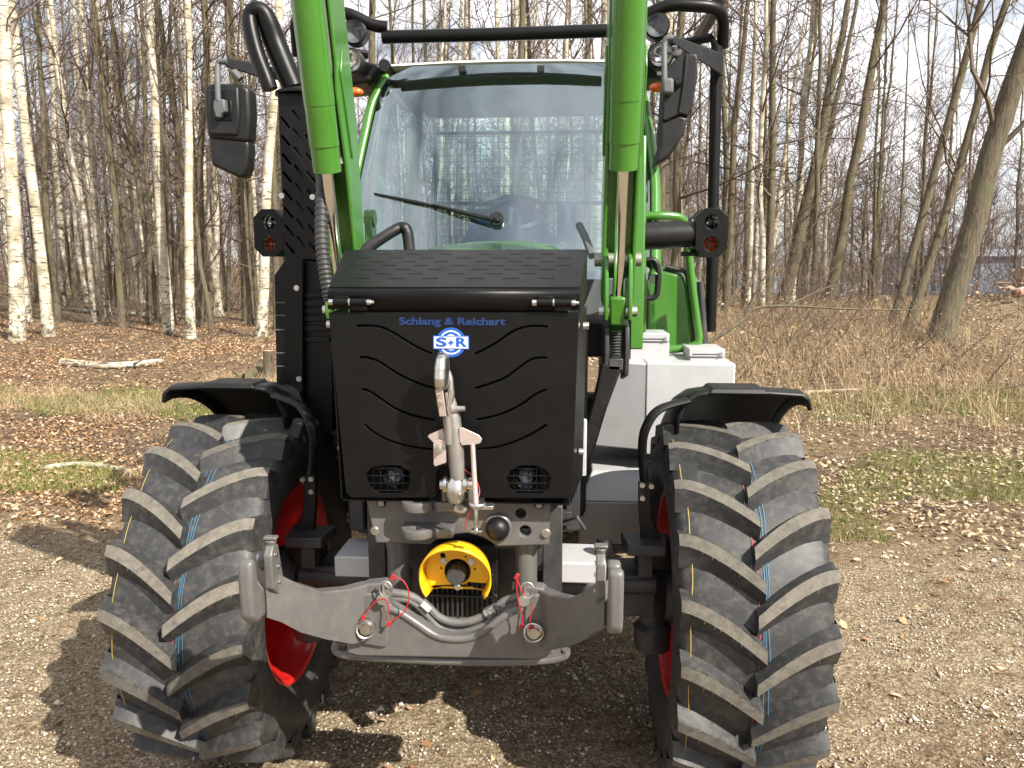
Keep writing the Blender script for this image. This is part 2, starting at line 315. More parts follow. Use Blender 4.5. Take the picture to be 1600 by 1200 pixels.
# ---- mudguards over the front wheels
for sx in (-1, 1):
    prof = [(.272, -.050), (.266, -.018), (.248, -.004), (.10, .004), (-.06, .004), (-.12, -.006), (-.155, -.03), (-.180, -.085), (-.186, -.14)]
    rows = []; th = [math.radians(a) for a in range(94, -22, -4)]
    for k, a in enumerate(th):
        Rr = .725; e = min(1, k/2.0)
        rows.append([(sx*(TRK+u*(.94+.06*e)), AXY+(Rr+v)*math.cos(a), AXZ+(Rr+v)*math.sin(a)) for u, v in prof])
    o = part('mudguard', MB().grid(rows), M['plastic'], T, ang=50)
    sd = o.modifiers.new('thickness', 'SOLIDIFY'); sd.thickness = .012; sd.offset = 1
    c = (sx*(TRK+.02), AXY+.03, AXZ+.742)
    part('top_plate', MB().hexa([(c[0]-.10, c[1]-.09, c[2]-.012), (c[0]+.10, c[1]-.09, c[2]-.012), (c[0]+.10, c[1]+.06, c[2]-.012), (c[0]-.10, c[1]+.06, c[2]-.012), (c[0]-.085, c[1]-.08, c[2]+.006), (c[0]+.085, c[1]-.08, c[2]+.006), (c[0]+.085, c[1]+.05, c[2]+.006), (c[0]-.085, c[1]+.05, c[2]+.006)]), M['plastic'], o, .004)
    # bent flat-bar stay, plate and shelf on the steering knuckle
    X = lambda u: sx*u
    st = smooth_path([(X(.72), 2.70, 1.325), (X(.62), 2.66, 1.30), (X(.575), 2.64, 1.24), (X(.565), 2.64, 1.17), (X(.572), 2.63, 1.07), (X(.578), 2.62, 1.00)], 5)
    s_ = part('mudguard_stay', MB().tube(st, .024, 8, flat=.5), M['plastic'], T, ang=50)
    part('stay_plate', MB().prism([(X(.552), 2.600, 1.06), (X(.592), 2.600, 1.06), (X(.60), 2.600, .93), (X(.635), 2.600, .865), (X(.565), 2.600, .865), (X(.556), 2.600, .95)], (0, .03, 0)), M['plastic'], s_, .003)
    for z, dx in ((1.055, 0), (1.01, 0.002), (1.052, .03)):
        part('bolt', MB().disc((X(.563+dx), 2.598, z), .009, (0, -1, 0), .012, 8), M['zinc'], s_)
    part('knuckle_shelf', MB().prism([(X(.515), 2.52, .868), (X(.64), 2.52, .868), (X(.66), 2.66, .868), (X(.50), 2.66, .868)], (0, 0, -.035)).box((X(.58), 2.6, .80), (.05, .06, .12)), M['dark'], T, .004)
    part('steering_knuckle', MB().lathe([(.001, -.20), (.062, -.20), (.068, -.12), (.05, -.10), (.05, .10), (.07, .12), (.07, .19), (.055, .21), (.001, .21)], (X(.625), AXY-.03, AXZ), (0, 0, 1), 20), M['dark'], T, ang=30)

# ---- front axle and belly
part('front_axle', MB().tube([(-.63, AXY-.02, AXZ+.05), (-.30, AXY-.02, AXZ+.03), (.30, AXY-.02, AXZ+.03), (.63, AXY-.02, AXZ+.05)], [.075, .09, .09, .075], 14).box((0, AXY, AXZ-.01), (.36, .30, .22)), M['dark'], T, .01)
for sx in (-1, 1):
    part('steering_cylinder', MB().tube([(sx*.27, AXY-.17, .70), (sx*.62, AXY-.14, .70)], .032, 12).tube([(sx*.45, AXY-.17, .735), (sx*.62, AXY-.14, .725)], .014, 8).box((sx*.54, AXY-.10, .63), (.16, .07, .10)), M['dark'], T, .006)
    part('axle_cover_plate', MB().prism([(sx*.26, 2.42, .845), (sx*.44, 2.42, .845), (sx*.44, 2.60, .845), (sx*.26, 2.60, .845)], (0, 0, -.07)), M['silver'], T, .006)
part('breather_cap', MB().lathe([(.001, .05), (.022, .05), (.028, .035), (.028, 0), (.001, 0)], (.435, 2.5, .848), (0, 0, 1), 14), M['plastic'], T)
part('chassis', MB().box((0, 3.75, .82), (.44, 2.4, .50)).box((0, 2.85, .98), (.56, .6, .36)).box((-.05, 4.9, .75), (.7, .9, .6)), M['dark'], T, .02)
part('engine_block', MB().box((0, 3.15, 1.25), (.76, .95, .70)), M['black'], T, .03)
part('rear_axle', MB().tube([(-.62, 5.15, .82), (.62, 5.15, .82)], .14, 14), M['dark'], T)

# ---- engine hood behind the guard
hs = []
for Y, z, hwid in ((2.46, 1.775, .30), (2.7, 1.815, .31), (3.2, 1.862, .325), (3.66, 1.885, .335)):
    hs.append([(-hwid, Y, 1.60), (-hwid-.01, Y, z-.16), (-hwid*.93, Y, z-.06), (-hwid*.74, Y, z-.012), (-hwid*.35, Y, z+.003), (0, Y, z+.006), (hwid*.35, Y, z+.003), (hwid*.74, Y, z-.012), (hwid*.93, Y, z-.06), (hwid+.01, Y, z-.16), (hwid, Y, 1.60)])
hood = MB().grid(hs); hood.add(hs[0], [tuple(range(11))]); hood.add(hs[-1], [tuple(range(11))])
part('engine_hood', hood, M['green'], T, ang=35)

# ---- black front guard
GY = 2.13
G2 = lambda x, y: tuple(W(x, y, GY)[[0, 2]])
gd = bpy.data.objects.new('front_guard', None); gd.location = (0, GY, 1.1); gd.empty_display_size = .1; link(gd, T)
gd['label'] = 'black sheet-steel front guard with curved vents and hinged lid'
gd_inv = Matrix.Translation((0, -GY, -1.1)) 
def gpart(*a, **k):
    o = part(*a, **k); o.matrix_parent_inverse = gd_inv; return o
def gplate(*a, **k):
    o = plate(*a, **k); o.matrix_parent_inverse = gd_inv; return o
outer = [G2(514, 489), G2(904, 489), G2(893, 778), G2(752, 777), G2(749, 770), G2(749, 738), G2(742, 728), G2(688, 728), G2(681, 738), G2(681, 772), G2(678, 777), G2(549, 777), G2(541, 768)]
z6 = lambda x, y: (500+.275*x, 380+.275*y)
slits = [[(207,470),(260,468),(340,475),(420,510),(500,560),(560,595),(635,628)], [(875,630),(930,605),(1010,560),(1080,510),(1150,480),(1210,470),(1295,475)],
 [(222,648),(270,650),(340,675),(430,735),(520,780),(600,810),(650,822)], [(880,825),(960,800),(1050,765),(1120,715),(1190,665),(1250,650),(1292,652)],
 [(235,830),(275,838),(340,880),(430,940),(520,975),(600,995),(655,1003)], [(885,1003),(980,985),(1080,950),(1160,905),(1230,855),(1290,830)],
 [(252,1028),(300,1070),(380,1115),(470,1145),(560,1162),(640,1170)], [(890,1168),(990,1160),(1100,1130),(1200,1085),(1290,1030)]]
holes = []
for sl_ in slits:
    pts = smooth_path([np.array(G2(*z6(*p))) for p in sl_], 4); up, dn = [], []
    for i, p in enumerate(pts):
        t = pts[min(i+1, len(pts)-1)]-pts[max(i-1, 0)]; t /= np.linalg.norm(t); nrm = np.array([-t[1], t[0]])*.0042
        up.append(p+nrm); dn.append(p-nrm)
    holes.append(up+dn[::-1])
holes.append([G2(*p) for p in [(571,742),(578,731),(596,726),(625,727),(640,736),(642,752),(638,766),(626,771),(592,771),(577,760)]])
holes.append([G2(*p) for p in [(791,747),(798,734),(812,727),(840,727),(855,735),(862,748),(858,763),(848,772),(807,772),(795,763)]])
gplate('front_panel', outer, holes, front_matrix(GY+.003), .004, M['black'], gd)
gpart('inner_back_panel', MB().box((0, GY+.10, 1.40), (.62, .01, .56)), M['plastic'], gd)
for sx in (-1, 1): gpart('sun_block_plate', MB().box((sx*.20, GY+.06, 1.122), (.24, .10, .004)), M['black'], gd)  # unseen plates added to keep sun through the lamp openings off the hitch
# round headlamps behind their wire grids
for cx_, cy_, rr in ((617, 743, .033), (822, 745, .035)):
    c = W(cx_, cy_, GY+.05); lm = gpart('headlamp', MB().lathe([(rr, .02), (rr, -.010), (rr*.94, -.016), (rr*.88, -.010), (rr*.6, .012), (.001, .022)], c, (0, 1, 0), 28), M['lampdark'], gd, ang=30)
    part('lamp_lens', MB().lathe([(rr*.92, -.010), (rr*.7, -.020), (rr*.35, -.025), (.001, -.026)], c, (0, 1, 0), 24), M['lens'], lm, ang=60)
    part('lamp_housing', MB().lathe([(rr*1.04, -.012), (rr*1.10, -.005), (rr*1.10, .03), (rr*.8, .06), (.001, .06)], c, (0, 1, 0), 24), M['plastic'], lm, ang=40)
for x0, x1 in ((571, 642), (791, 862)):
    for k in range(1, 6):
        x = x0+(x1-x0)*k/6; gpart('grid_bar', MB().tube([W(x, 727, GY+.012), W(x, 771, GY+.012)], .0017, 6), M['black'], gd)
    for k in range(4):
        y = 732+k*11.5; gpart('grid_bar', MB().tube([W(x0+2, y, GY+.009), W(x1-2, y, GY+.009)], .0017, 6), M['black'], gd)
for sx in (-1, 1):     # side panels
    gpart('side_panel', MB().prism([(sx*.340, GY+.004, 1.652), (sx*.366, 2.40, 1.66), (sx*.362, 2.44, 1.13), (sx*.325, GY+.004, 1.127)], (-sx*.004, 0, 0)), M['black'], gd, .001)
    gpart('side_bolt', MB().disc((sx*.352, 2.20, 1.615), .011, (sx, 0, 0), .016, 8), M['zinc'], gd)
    gpart('side_bolt', MB().disc((sx*.345, 2.24, 1.25), .010, (sx, 0, 0), .014, 8), M['zinc'], gd)
# lid
P0 = np.array([0, 2.150, 1.722]); P1 = np.array([0, 2.405, 1.824]); vdir = (P1-P0)/np.linalg.norm(P1-P0); NRM = np.cross([1, 0, 0], vdir)
LM = Matrix(((1, 0, 0, 0), (0, vdir[1], NRM[1], P0[1]), (0, vdir[2], NRM[2], P0[2]), (0, 0, 0, 1)))
def L2(x, y): q = onplane(x, y, P0, NRM); return (q[0], float(np.dot(q-P0, vdir)))
Lv = float(np.linalg.norm(P1-P0))
rowsl = [(68, 80, (320,490,670,900,1075,1255)), (90, 84, (205,390,570,775,980,1165,1345)), (111, 85, (280,460,645,880,1068,1250)), (133, 87, (165,347,535,750,963,1150,1340)), (156, 90, (235,425,612,862,1048,1243)), (180, 92, (312,498,725,945,1138)), (206, 96, (190,385,580,835,1035,1233))]
lh = []
for yz, ln, xs in rowsl:
    for x in xs:
        a, b = L2(*z6(x, yz)), L2(*z6(x+ln, yz)); e = .0026
        lh.append([(a[0], a[1]-e), (b[0], b[1]-e), (b[0], b[1]+e), (a[0], a[1]+e)])
lid = gplate('lid', [(-.341, -.006), (.341, -.006), (.366, Lv), (-.366, Lv)], lh, LM, .004, M['black'], gd)
fr = []
for Y, z, hw_ in ((2.4, 1.60, .341), ):
    pass
prof = [(2.124, 1.662), (2.1235, 1.703), (2.1245, 1.7095), (2.1285, 1.7138), (2.136, 1.7172), (2.151, 1.7232)]
part('lid_front', MB().grid([[(-.341, y, z), (.341, y, z)] for y, z in prof]), M['black'], lid, ang=18).modifiers.new('t', 'SOLIDIFY').thickness = .004
for sx in (-1, 1):
    part('lid_side', MB().prism([(sx*.341, 2.124, 1.668), (sx*.341, 2.124, 1.700), (sx*.341, 2.135, 1.715), (sx*.342, 2.15, 1.721), (sx*.366, 2.405, 1.824), (sx*.366, 2.405, 1.70), (sx*.345, 2.18, 1.655)], (-sx*.004, 0, 0)), M['black'], lid, .001)
    # hinge: two barrels on a bolt
    zh = W(550, 472, GY-.012)[2]; x0 = -.335 if sx < 0 else .215
    hg = gpart('hinge', MB().tube([(x0+.012, GY-.014, zh), (x0+.055, GY-.014, zh)], .0105, 14).tube([(x0+.059, GY-.014, zh), (x0+.105, GY-.014, zh)], .0105, 14).box((x0+.034, GY-.006, zh+.012), (.04, .012, .010)).box((x0+.082, GY-.006, zh-.014), (.044, .012, .016)), M['black'], gd, .0015)
    part('bolt_head', MB().tube([(x0, GY-.014, zh), (x0+.012, GY-.014, zh)], .0085, 6), M['zinc'], hg)
    part('washer', MB().tube([(x0+.055, GY-.014, zh), (x0+.059, GY-.014, zh)], .0112, 14), M['zinc'], hg)
    part('nut', MB().tube([(x0+.105, GY-.014, zh), (x0+.1155, GY-.014, zh), (x0+.116, GY-.014, zh), (x0+.124, GY-.014, zh)], [.0085, .0085, .005, .005], 8), M['zinc'], hg)
# lettering and emblem on the panel
FM = lambda x, y, d: front_matrix(GY-d) @ Matrix.Translation((*G2(x, y), 0))
o = text_mesh('lettering', 'Schlang & Reichart', FM(706, 502.5, .0012), .027, M['navy'], gd, width=abs(G2(789, 502)[0]-G2(623, 502)[0]), offset=.0010); o.matrix_parent_inverse = gd_inv
em = gpart('emblem', MB().disc(W(705, 535, GY-.0005), .0405, (0, -1, 0), .0012, 40), M['blue'], gd)
c = W(705, 535, GY-.0005)
part('emblem_ring', MB().lathe([(.0290, .0016), (.0325, .0016)], c, (0, -1, 0), 40).lathe([(.0005, .0016), (.0215, .0016)], c, (0, -1, 0), 40), M['logowhite'], em)
part('emblem_band', MB().box((c[0], GY-.0026, c[2]), (.0985, .0012, .0370)), M['blue'], em)
part('emblem_band_field', MB().box((c[0], GY-.0036, c[2]), (.0925, .0012, .0310)), M['logowhite'], em)
for ch, dx in (('S', -.0265), ('R', .0265)):
    q = text_mesh('emblem_letter', ch, front_matrix(GY-.0050) @ Matrix.Translation((c[0]+dx, c[2], 0)), .0345, M['blue'], em, width=.030, offset=.0012)
r1 = .0105; part('emblem_star', MB().prism([(c[0]+(r1 if k % 2 == 0 else r1*.38)*math.cos(k*math.pi/4), GY-.0058, c[2]+(r1 if k % 2 == 0 else r1*.38)*math.sin(k*math.pi/4)) for k in range(8)], (0, .0012, 0)), M['blue'], em)
for o in list(em.children): o.matrix_parent_inverse = Matrix.Identity(4)

# ---- grey front hitch
Z8 = lambda x, y: (380+.375*x, 780+.375*y)
def z8(l): return [Z8(*p) for p in l]
HY = 2.20
hp = [(520,-5),(1318,-5),(1275,20),(1270,180),(1060,188),(1035,170),(1000,150),(940,132),(860,140),(800,165),(780,180),(560,172),(540,90)]
o_ = [tuple(W(x, y, HY)[[0, 2]]) for x, y in z8(hp)]
def circ(x, y, r, n=18): 
    q = W(x, y, HY); return [(q[0]+r*math.cos(2*math.pi*k/n), q[2]+r*math.sin(2*math.pi*k/n)) for k in range(n)]
hz = [circ(*Z8(1157, 57), .0195), circ(*Z8(1175, 130), .0205)]
hh = plate('hitch_head', o_, hz, front_matrix(HY+.01), .028, M['grey'], T, .004)
part('hole_backing', MB().box((.17, HY+.05, 1.02), (.14, .004, .14)), M['dark'], hh)
for x, y, nm, r in ((577, 14, 'socket_bolt', .011), (1233, 20, 'socket_bolt', .011), (550, 130, 'hex_bolt', .012), (1263, 140, 'hex_bolt', .012)):
    q = W(*Z8(x, y), HY-.006); b = MB()
    if nm == 'socket_bolt': part('bolt_recess', MB().disc(q, .0155, (0, -1, 0), .003, 20), M['dark'], hh)
    part(nm, b.disc(q+np.array([0, -.003, 0]), r*.9, (0, -1, 0), .008, 6).disc(q, r*1.15, (0, -1, 0), .003, 16), M['zinc'] if nm == 'hex_bolt' else M['steel'], hh)
# two horizontal towing ears with a pin hole
for y in (22, 133):
    q = W(*Z8(735, y), HY-.045); ring = []
    e = [(math.cos(math.radians(a))*.043-.006, -abs(math.sin(math.radians(a)))*.040) for a in range(0, 181, 18)]
    outl = [(.095, .045), (.095, -.012), (.055, -.020)]+[(u, v) for u, v in e]+[(-.05, .045)]
    hole = [(-.004+.0165*math.cos(2*math.pi*k/16), -.012+.0165*math.sin(2*math.pi*k/16)) for k in range(16)]
    plate('towing_ear', outl, [hole], Matrix.Translation((q[0], q[1], q[2])), .020, M['grey'], hh, .004)
# round coupling cap
q = W(*Z8(1063, 112), HY-.006)
part('coupling_ring', MB().lathe([(.026, -.012), (.040, -.012), (.040, .014), (.034, .018), (.026, .014)], q, (0, -1, 0), 28), M['grey'], hh, ang=40)
part('coupling_cap', MB().lathe([(.034, .010), (.035, .024), (.031, .038), (.020, .050), (.010, .053), (.001, .053)], q, (0, -1, 0), 26), M['plastic'], hh, ang=60)
# clevis for the top link
for x0, x1 in ((672, 715), (850, 893)):
    a = W(540+x0*.225, 746, HY-.06); b = W(540+x1*.225, 792, HY-.06); w_ = b[0]-a[0]
    part('clevis_cheek', MB().prism([(a[0], HY-.02, b[2]), (a[0], HY-.075, b[2]+.02), (a[0], HY-.085, a[2]-.02), (a[0], HY-.062, a[2]), (a[0], HY-.03, a[2]-.008), (a[0], HY+.02, b[2]+.02)], (w_*.72, 0, 0)), M['grey'], hh, .004)
part('clevis_saddle', MB().ppoly([(704, 790), (712, 783), (726, 790), (730, 800), (722, 806), (706, 802)], HY-.045, .05), M['steel'], hh, .008)
# lift cylinders
for x in (622, 822):
    a, b = W(x, 845, 2.26), W(x, 930, 2.26)
    part('lift_cylinder', MB().tube([(a[0], 2.26, a[2]), (a[0], 2.26, b[2]-.03)], .0335, 20).tube([(a[0], 2.26, a[2]+.05), (a[0], 2.26, a[2]-.02)], .037, 20), M['grey'], T, .002)
for x0, x1 in ((573, 604), (848, 878)):
    part('hitch_side_frame', MB().pbox(x0, 790, x1, 930, 2.30, .10), M['dark'], T, .004)
part('hitch_frame_back', MB().box((0, 2.52, .98), (.50, .03, .40)), M['dark'], T)
# oil cooler behind the drive guard
ock = part('oil_cooler', MB().pbox(668, 850, 778, 968, 2.42, .05), M['plastic'], T, .003)
for k in range(13):
    part('cooler_fin', MB().pbox(674+k*7.8, 900, 677.5+k*7.8, 964, 2.405, .02), M['dark'], ock)
part('cooler_rail', MB().pbox(668, 929, 776, 935, 2.395, .02), M['dark'], ock, .002)
# power take-off with its yellow guard
pc = W(718, 884, 2.20); pg = []
for k in range(33):
    a = math.radians(-38+k*256/32)
    rr = .086; sx_ = 1.0
    fl = 1+.10*max(0, -math.sin(a))
    pg.append([(pc[0]+rr*sx_*fl*math.cos(a)*1.16, 2.105-.045*max(0, math.sin(a)), pc[2]+.004+rr*fl*math.sin(a)*1.12), (pc[0]+rr*math.cos(a)*1.13, 2.125, pc[2]+.004+rr*math.sin(a)*1.09), (pc[0]+rr*math.cos(a)*1.07, 2.16, pc[2]+rr*math.sin(a)*1.04)])
yg = part('drive_shaft_guard', MB().grid(pg), M['yellow'], T, ang=60); sd = yg.modifiers.new('t', 'SOLIDIFY'); sd.thickness = .005; sd.offset = 0
ol = [(pc[0]+.0915*math.cos(math.radians(a)), pc[2]+.0895*math.sin(math.radians(a))) for a in range(-38, 219, 8)]
ol += [(pc[0]-.055, pc[2]-.052), (pc[0]-.04, pc[2]-.048), (pc[0]+.04, pc[2]-.048), (pc[0]+.055, pc[2]-.052)]
hl = [[(pc[0]+.039*math.cos(2*math.pi*k/24), pc[2]+.039*math.sin(2*math.pi*k/24)) for k in range(24)]]
for dx, dz, r in ((-.042, .046, .0095), (.024, .044, .0045), (-.047, .008, .0045), (.024, -.034, .0045), (.05, .008, .0045)):
    hl.append([(pc[0]+dx+r*math.cos(2*math.pi*k/12), pc[2]+dz+r*math.sin(2*math.pi*k/12)) for k in range(12)])
plate('guard_back_plate', ol, hl, front_matrix(2.160), .004, M['yellow'], yg)
for dx, dz in ((-.040, .030), (.040, .030), (0, -.046)):
    part('guard_bolt', MB().disc((pc[0]+dx, 2.156, pc[2]+dz), .010, (0, -1, 0), .003, 18).disc((pc[0]+dx, 2.153, pc[2]+dz), .0065, (0, -1, 0), .007, 6), M['zinc'], yg)
part('output_shaft', MB().lathe([(.042, .06), (.042, .0), (.034, -.002), (.034, .02), (.026, .022), (.0265, -.050), (.023, -.056), (.001, -.056)], (pc[0], 2.170, pc[2]), (0, 1, 0), 24), M['dark'], T, ang=30)
# cross beam
BY = 2.055
bp = [(430,640),(432,560),(438,470),(455,400),(480,368),(510,355),(590,348),(612,380),(610,440),(660,470),(720,510),(790,555),(860,578),(930,578),(990,560),(1060,505),(1110,460),(1160,440),(1165,370),(1180,362),(1250,372),(1280,400),(1292,470),(1296,560),(1293,645),(1200,668),(480,655)]
bm_ = part('cross_beam', MB().ppoly(z8(bp), BY, .045), M['grey'], T, .012, seg=3)
for l in ([(468,560),(478,440),(500,395),(580,390),(606,470),(604,610),(585,622),(480,605)], [(1170,470),(1190,400),(1240,395),(1258,430),(1268,560),(1262,625),(1180,630),(1168,600)]):
    part('pivot_cheek', MB().ppoly(z8(l), BY-.010, .02), M['grey'], bm_, .006)
part('rolled_edge', MB().tube(smooth_path([W(*Z8(x, y), BY+.005) for x, y in [(606,455),(650,470),(720,515),(790,562),(850,580),(930,580),(1000,555),(1060,508),(1120,468),(1170,452)]], 4), .0115, 10), M['grey'], bm_, ang=60)
part('bottom_flange', MB().tube(smooth_path([W(*Z8(x, y), BY+.03) for x, y in [(395,590),(385,625),(420,645),(520,655),(860,672),(1200,672),(1330,655),(1345,625)]], 4), .013, 10).box((0, BY+.09, .71), (.60, .14, .03)), M['grey'], bm_, ang=60)
part('beam_back', MB().box((0, BY+.12, .725), (.6, .06, .06)), M['grey'], bm_, .01)
for x, y in ((520, 525), (1213, 540)):
    q = W(*Z8(x, y), BY-.012); pn = part('pivot_pin', MB().disc(q, .021, (0, -1, 0), .012, 20).disc(q+np.array([0, -.012, 0]), .0145, (0, -1, 0), .020, 18), M['zinc'], bm_)
    part('ring_clip', MB().tube([q+np.array([.026*math.cos(a), -.024-.004*math.sin(2*a), .026*math.sin(a)]) for a in [k*math.pi/9 for k in range(19)]], .0026, 6), M['zinc'], pn)
for x, y in ((590, 400), (1172, 405)):
    q = W(*Z8(x, y), BY-.004); pn = part('locking_pin', MB().disc(q, .016, (0, -1, 0), .03, 16).tube([q+np.array([0, -.02, 0]), q+np.array([.002, -.025, .05])], .004, 6), M['steel'], bm_)
    part('ring_clip', MB().tube([q+np.array([.010+.018*math.cos(a), -.028, .03+.022*math.sin(a)]) for a in [k*math.pi/9 for k in range(19)]], .0024, 6), M['zinc'], pn)
for l in ([(622,325),(660,335),(685,370),(690,420),(670,470),(630,500),(605,520)], [(590,415),(560,420),(525,455),(500,495)], [(590,415),(605,450),(600,500),(612,525)], [(1140,320),(1140,380),(1150,440),(1165,500),(1155,535)], [(1205,440),(1200,480),(1195,510),(1200,540)], [(1140,320),(1150,360),(1172,400)]):
    part('red_cord', MB().tube(smooth_path([W(*Z8(x, y), BY-.034) for x, y in l], 4), .0019, 6), M['redcord'], T)
for x, y in ((622, 325), (607, 520), (1140, 322), (1157, 530), (500, 495), (1200, 530)):
    q = W(*Z8(x, y), BY-.034); part('cord_tag', MB().box(q, (.010, .004, .017), (0, .5, 0)), M['redcord'], T, .001)
# hoses in the dip
for k, (dy, r) in enumerate(((0, .0125), (22, .0125), (44, .0125), (-4, .010))):
    pts = [(560,382+dy*.6),(640,392+dy*.5),(700,405+dy*.4),(760,440+dy*.8),(820,495+dy),(890,515+dy),(960,505+dy),(1030,470+dy*.9),(1090,425+dy*.5),(1160,405+dy*.4)]
    if k == 3: pts = [(p[0], p[1]+18) for p in pts]
    hoseo = part('hydraulic_hose', MB().tube(smooth_path([W(*Z8(x, y), BY+.062+.012*(k % 2)) for x, y in pts], 4), r, 10), M['hosegrey'], T, ang=60)
    if k < 1:
        for l in ([(742,432),(775,462)], [(1010,478),(1050,458)]):
            part('hose_fitting', MB().tube([W(*Z8(x, y), BY+.058) for x, y in l], .0165, 6), M['steel'], hoseo)
# lower link arms with catch hooks
for sx in (-1, 1):
    X = lambda u: sx*u
    # vertical web plate that sweeps outwards and forwards: stations (x, y, z_top, z_bottom)
    stn = [(.245, 2.075, .905, .74), (.285, 2.02, .912, .755), (.33, 1.93, .942, .812), (.365, 1.85, .995, .868), (.395, 1.80, 1.04, .918), (.415, 1.765, 1.06, .945)]
    th = .020; rows = []
    for i, (x, y, zt, zb) in enumerate(stn):
        rows.append([(X(x-th*.7), y-th*.6, zb), (X(x-th*.7), y-th*.6, zt), (X(x+th*.7), y+th*.6, zt), (X(x+th*.7), y+th*.6, zb), (X(x-th*.7), y-th*.6, zb)])
    mb = MB().grid(rows); mb.add(rows[0][:4], [(0, 1, 2, 3)]); mb.add(rows[-1][:4], [(3, 2, 1, 0)])
    arm = part('lower_link_arm', mb, M['grey'], T, .004, label='grey lower link arm with open catch hook')
    # outer wall of the hook: U-shaped claw seen from the front
    c0 = np.array([X(.420), 1.745, .0])
    claw = [(.405, y_, z_) for y_, z_ in [(1.80,.945),(1.715,.948),(1.69,.972),(1.684,1.06),(1.692,1.105),(1.712,1.112),(1.726,1.09),(1.726,1.045),(1.745,1.02),(1.770,1.02),(1.785,1.045),(1.785,1.085),(1.81,1.095),(1.84,1.05),(1.85,.95)]]
    part('catch_hook', MB().prism([(X(x+.002), y, z) for x, y, z in claw], (X(.034), 0, 0)), M['grey'], arm, .010, seg=3)
    part('hook_latch', MB().prism([(X(.382), y_, z_) for y_, z_ in [(1.750,1.02),(1.748,1.10),(1.765,1.122),(1.795,1.115),(1.82,1.02),(1.79,.985)]], (X(.02), 0, 0)).tube([(X(.392), 1.775, 1.115), (X(.392), 1.775, 1.132)], [.010, .015], 8).box((X(.392), 1.775, 1.137), (.032, .022, .008)), M['grey'], arm, .003)
    for yy, zz in ((1.79, 1.06), (1.79, 1.02), (1.775, 1.095)):
        part('rivet', MB().disc((X(.381), yy, zz), .005, (-sx, 0, 0), .003, 10), M['zinc'], arm)
    part('hook_slot', MB().box((X(.401), 1.775, .985), (.012, .020, .022)), M['dark'], arm, .003)

# ---- top link (stowed upright in front of the guard)
TY = 2.075
tl = bpy.data.objects.new('top_link', None); tl.location = tuple(W(715, 770, TY)); link(tl, T)
tl['label'] = 'galvanised top link with hook head stowed upright'; tinv = Matrix.Translation(-tl.location)
def tpart(*a, **k):
    o = part(*a, **k); o.matrix_parent_inverse = tinv; return o
# hook head: lofted rounded shell
rings = []
for y, x0, x1, d in ((552, 684, 694, .010), (554, 681.5, 697, .02), (560, 679.5, 699, .034), (575, 677.5, 700, .045), (590, 677, 700.5, .048), (602, 678, 699.5, .046), (608, 679.5, 697, .040)):
    a, b = W(x0, y, TY-.04), W(x1, y, TY-.04); cx_, hw_ = (a[0]+b[0])/2, (b[0]-a[0])/2
    rings.append([(cx_+hw_*math.copysign(abs(math.cos(t))**.75, math.cos(t)), TY-.02+d*math.copysign(abs(math.sin(t))**.8, math.sin(t)), a[2]) for t in [2*math.pi*k/18 for k in range(18)]])
mb = MB(); 
for i in range(len(rings)-1): mb.grid([rings[i]+[rings[i][0]], rings[i+1]+[rings[i+1][0]]])
mb.add(rings[0], [tuple(range(18))]); mb.add(rings[-1], [tuple(range(17, -1, -1))])
tpart('hook_head', mb, M['zinc'], tl, ang=50)
tpart('head_seam', MB().ptube([(699, 580, TY-.01), (703, 592, TY-.01), (705, 615, TY-.01), (700, 640, TY-.01)], .010, 10), M['zinc'], tl)
tpart('release_flap', MB().hexa([W(680, 609, TY-.055), W(692, 609, TY-.055), W(692, 609, TY-.03), W(680, 609, TY-.03), W(686.5, 651, TY-.045), W(698, 651, TY-.045), W(698, 651, TY-.02), W(686.5, 651, TY-.02)]), M['pinkzinc'], tl, .002)
tpart('flap_stud', MB().disc(W(687.5, 631, TY-.052), .006, (0, -1, 0), .006, 12).disc(W(685.5, 618, TY-.053), .004, (0, -1, 0), .004, 10), M['chrome'], tl)
tpart('neck', MB().tube([W(698, 612, TY), W(703, 640, TY), W(707, 665, TY)], [.018, .019, .016], 14), M['zinc'], tl, ang=60)
tpart('link_body', MB().tube([W(704, 622, TY), W(707, 650, TY), W(711, 690, TY), W(714, 725, TY), W(716, 748, TY)], [.012, .021, .0235, .0225, .0205], 18), M['steel'], tl, ang=60)
tpart('clamp_rod', MB().ptube([(700, 652, TY-.03), (702, 694, TY-.03)], .0095, 12).ptube([(694, 652, TY-.02), (697, 690, TY-.02)], .0035, 8), M['steel'], tl)
tpart('side_peg', MB().tube([W(709, 640, TY-.01), W(716, 638.5, TY-.015), W(726.5, 638.5, TY-.015)], [.014, .0075, .0072], 14), M['steel'], tl)
tpart('wing_plate', MB().ppoly([(668, 682), (671, 679), (692, 670), (696, 688), (676, 691)], TY-.015, .006), M['pinkzinc'], tl, .001)
tpart('wing_plate', MB().ppoly([(717, 669), (722, 668), (748, 680), (753, 686), (751, 692), (746, 694), (722, 696), (718, 690)], TY-.02, .006), M['pinkzinc'], tl, .001)
tpart('angle_bracket', MB().ppoly([(677, 690), (683, 687), (696, 688), (697, 723), (680, 729), (677.5, 726)], TY-.025, .006), M['pinkzinc'], tl, .001)
tpart('bracket_bolt', MB().disc(W(685, 702, TY-.027), .012, (0, -1, 0), .003, 16).disc(W(685, 702, TY-.030), .009, (0, -1, 0), .008, 6).disc(W(686.5, 705, TY-.038), .005, (0, -1, 0), .012, 10), M['zinc'], tl)
tpart('ball_end', MB().lathe([(.001, -.036), (.020, -.034), (.027, -.018), (.0285, 0), (.024, .02), (.018, .034)], W(713, 765, TY), (.05, 0, 1), 20), M['zinc'], tl, ang=60)
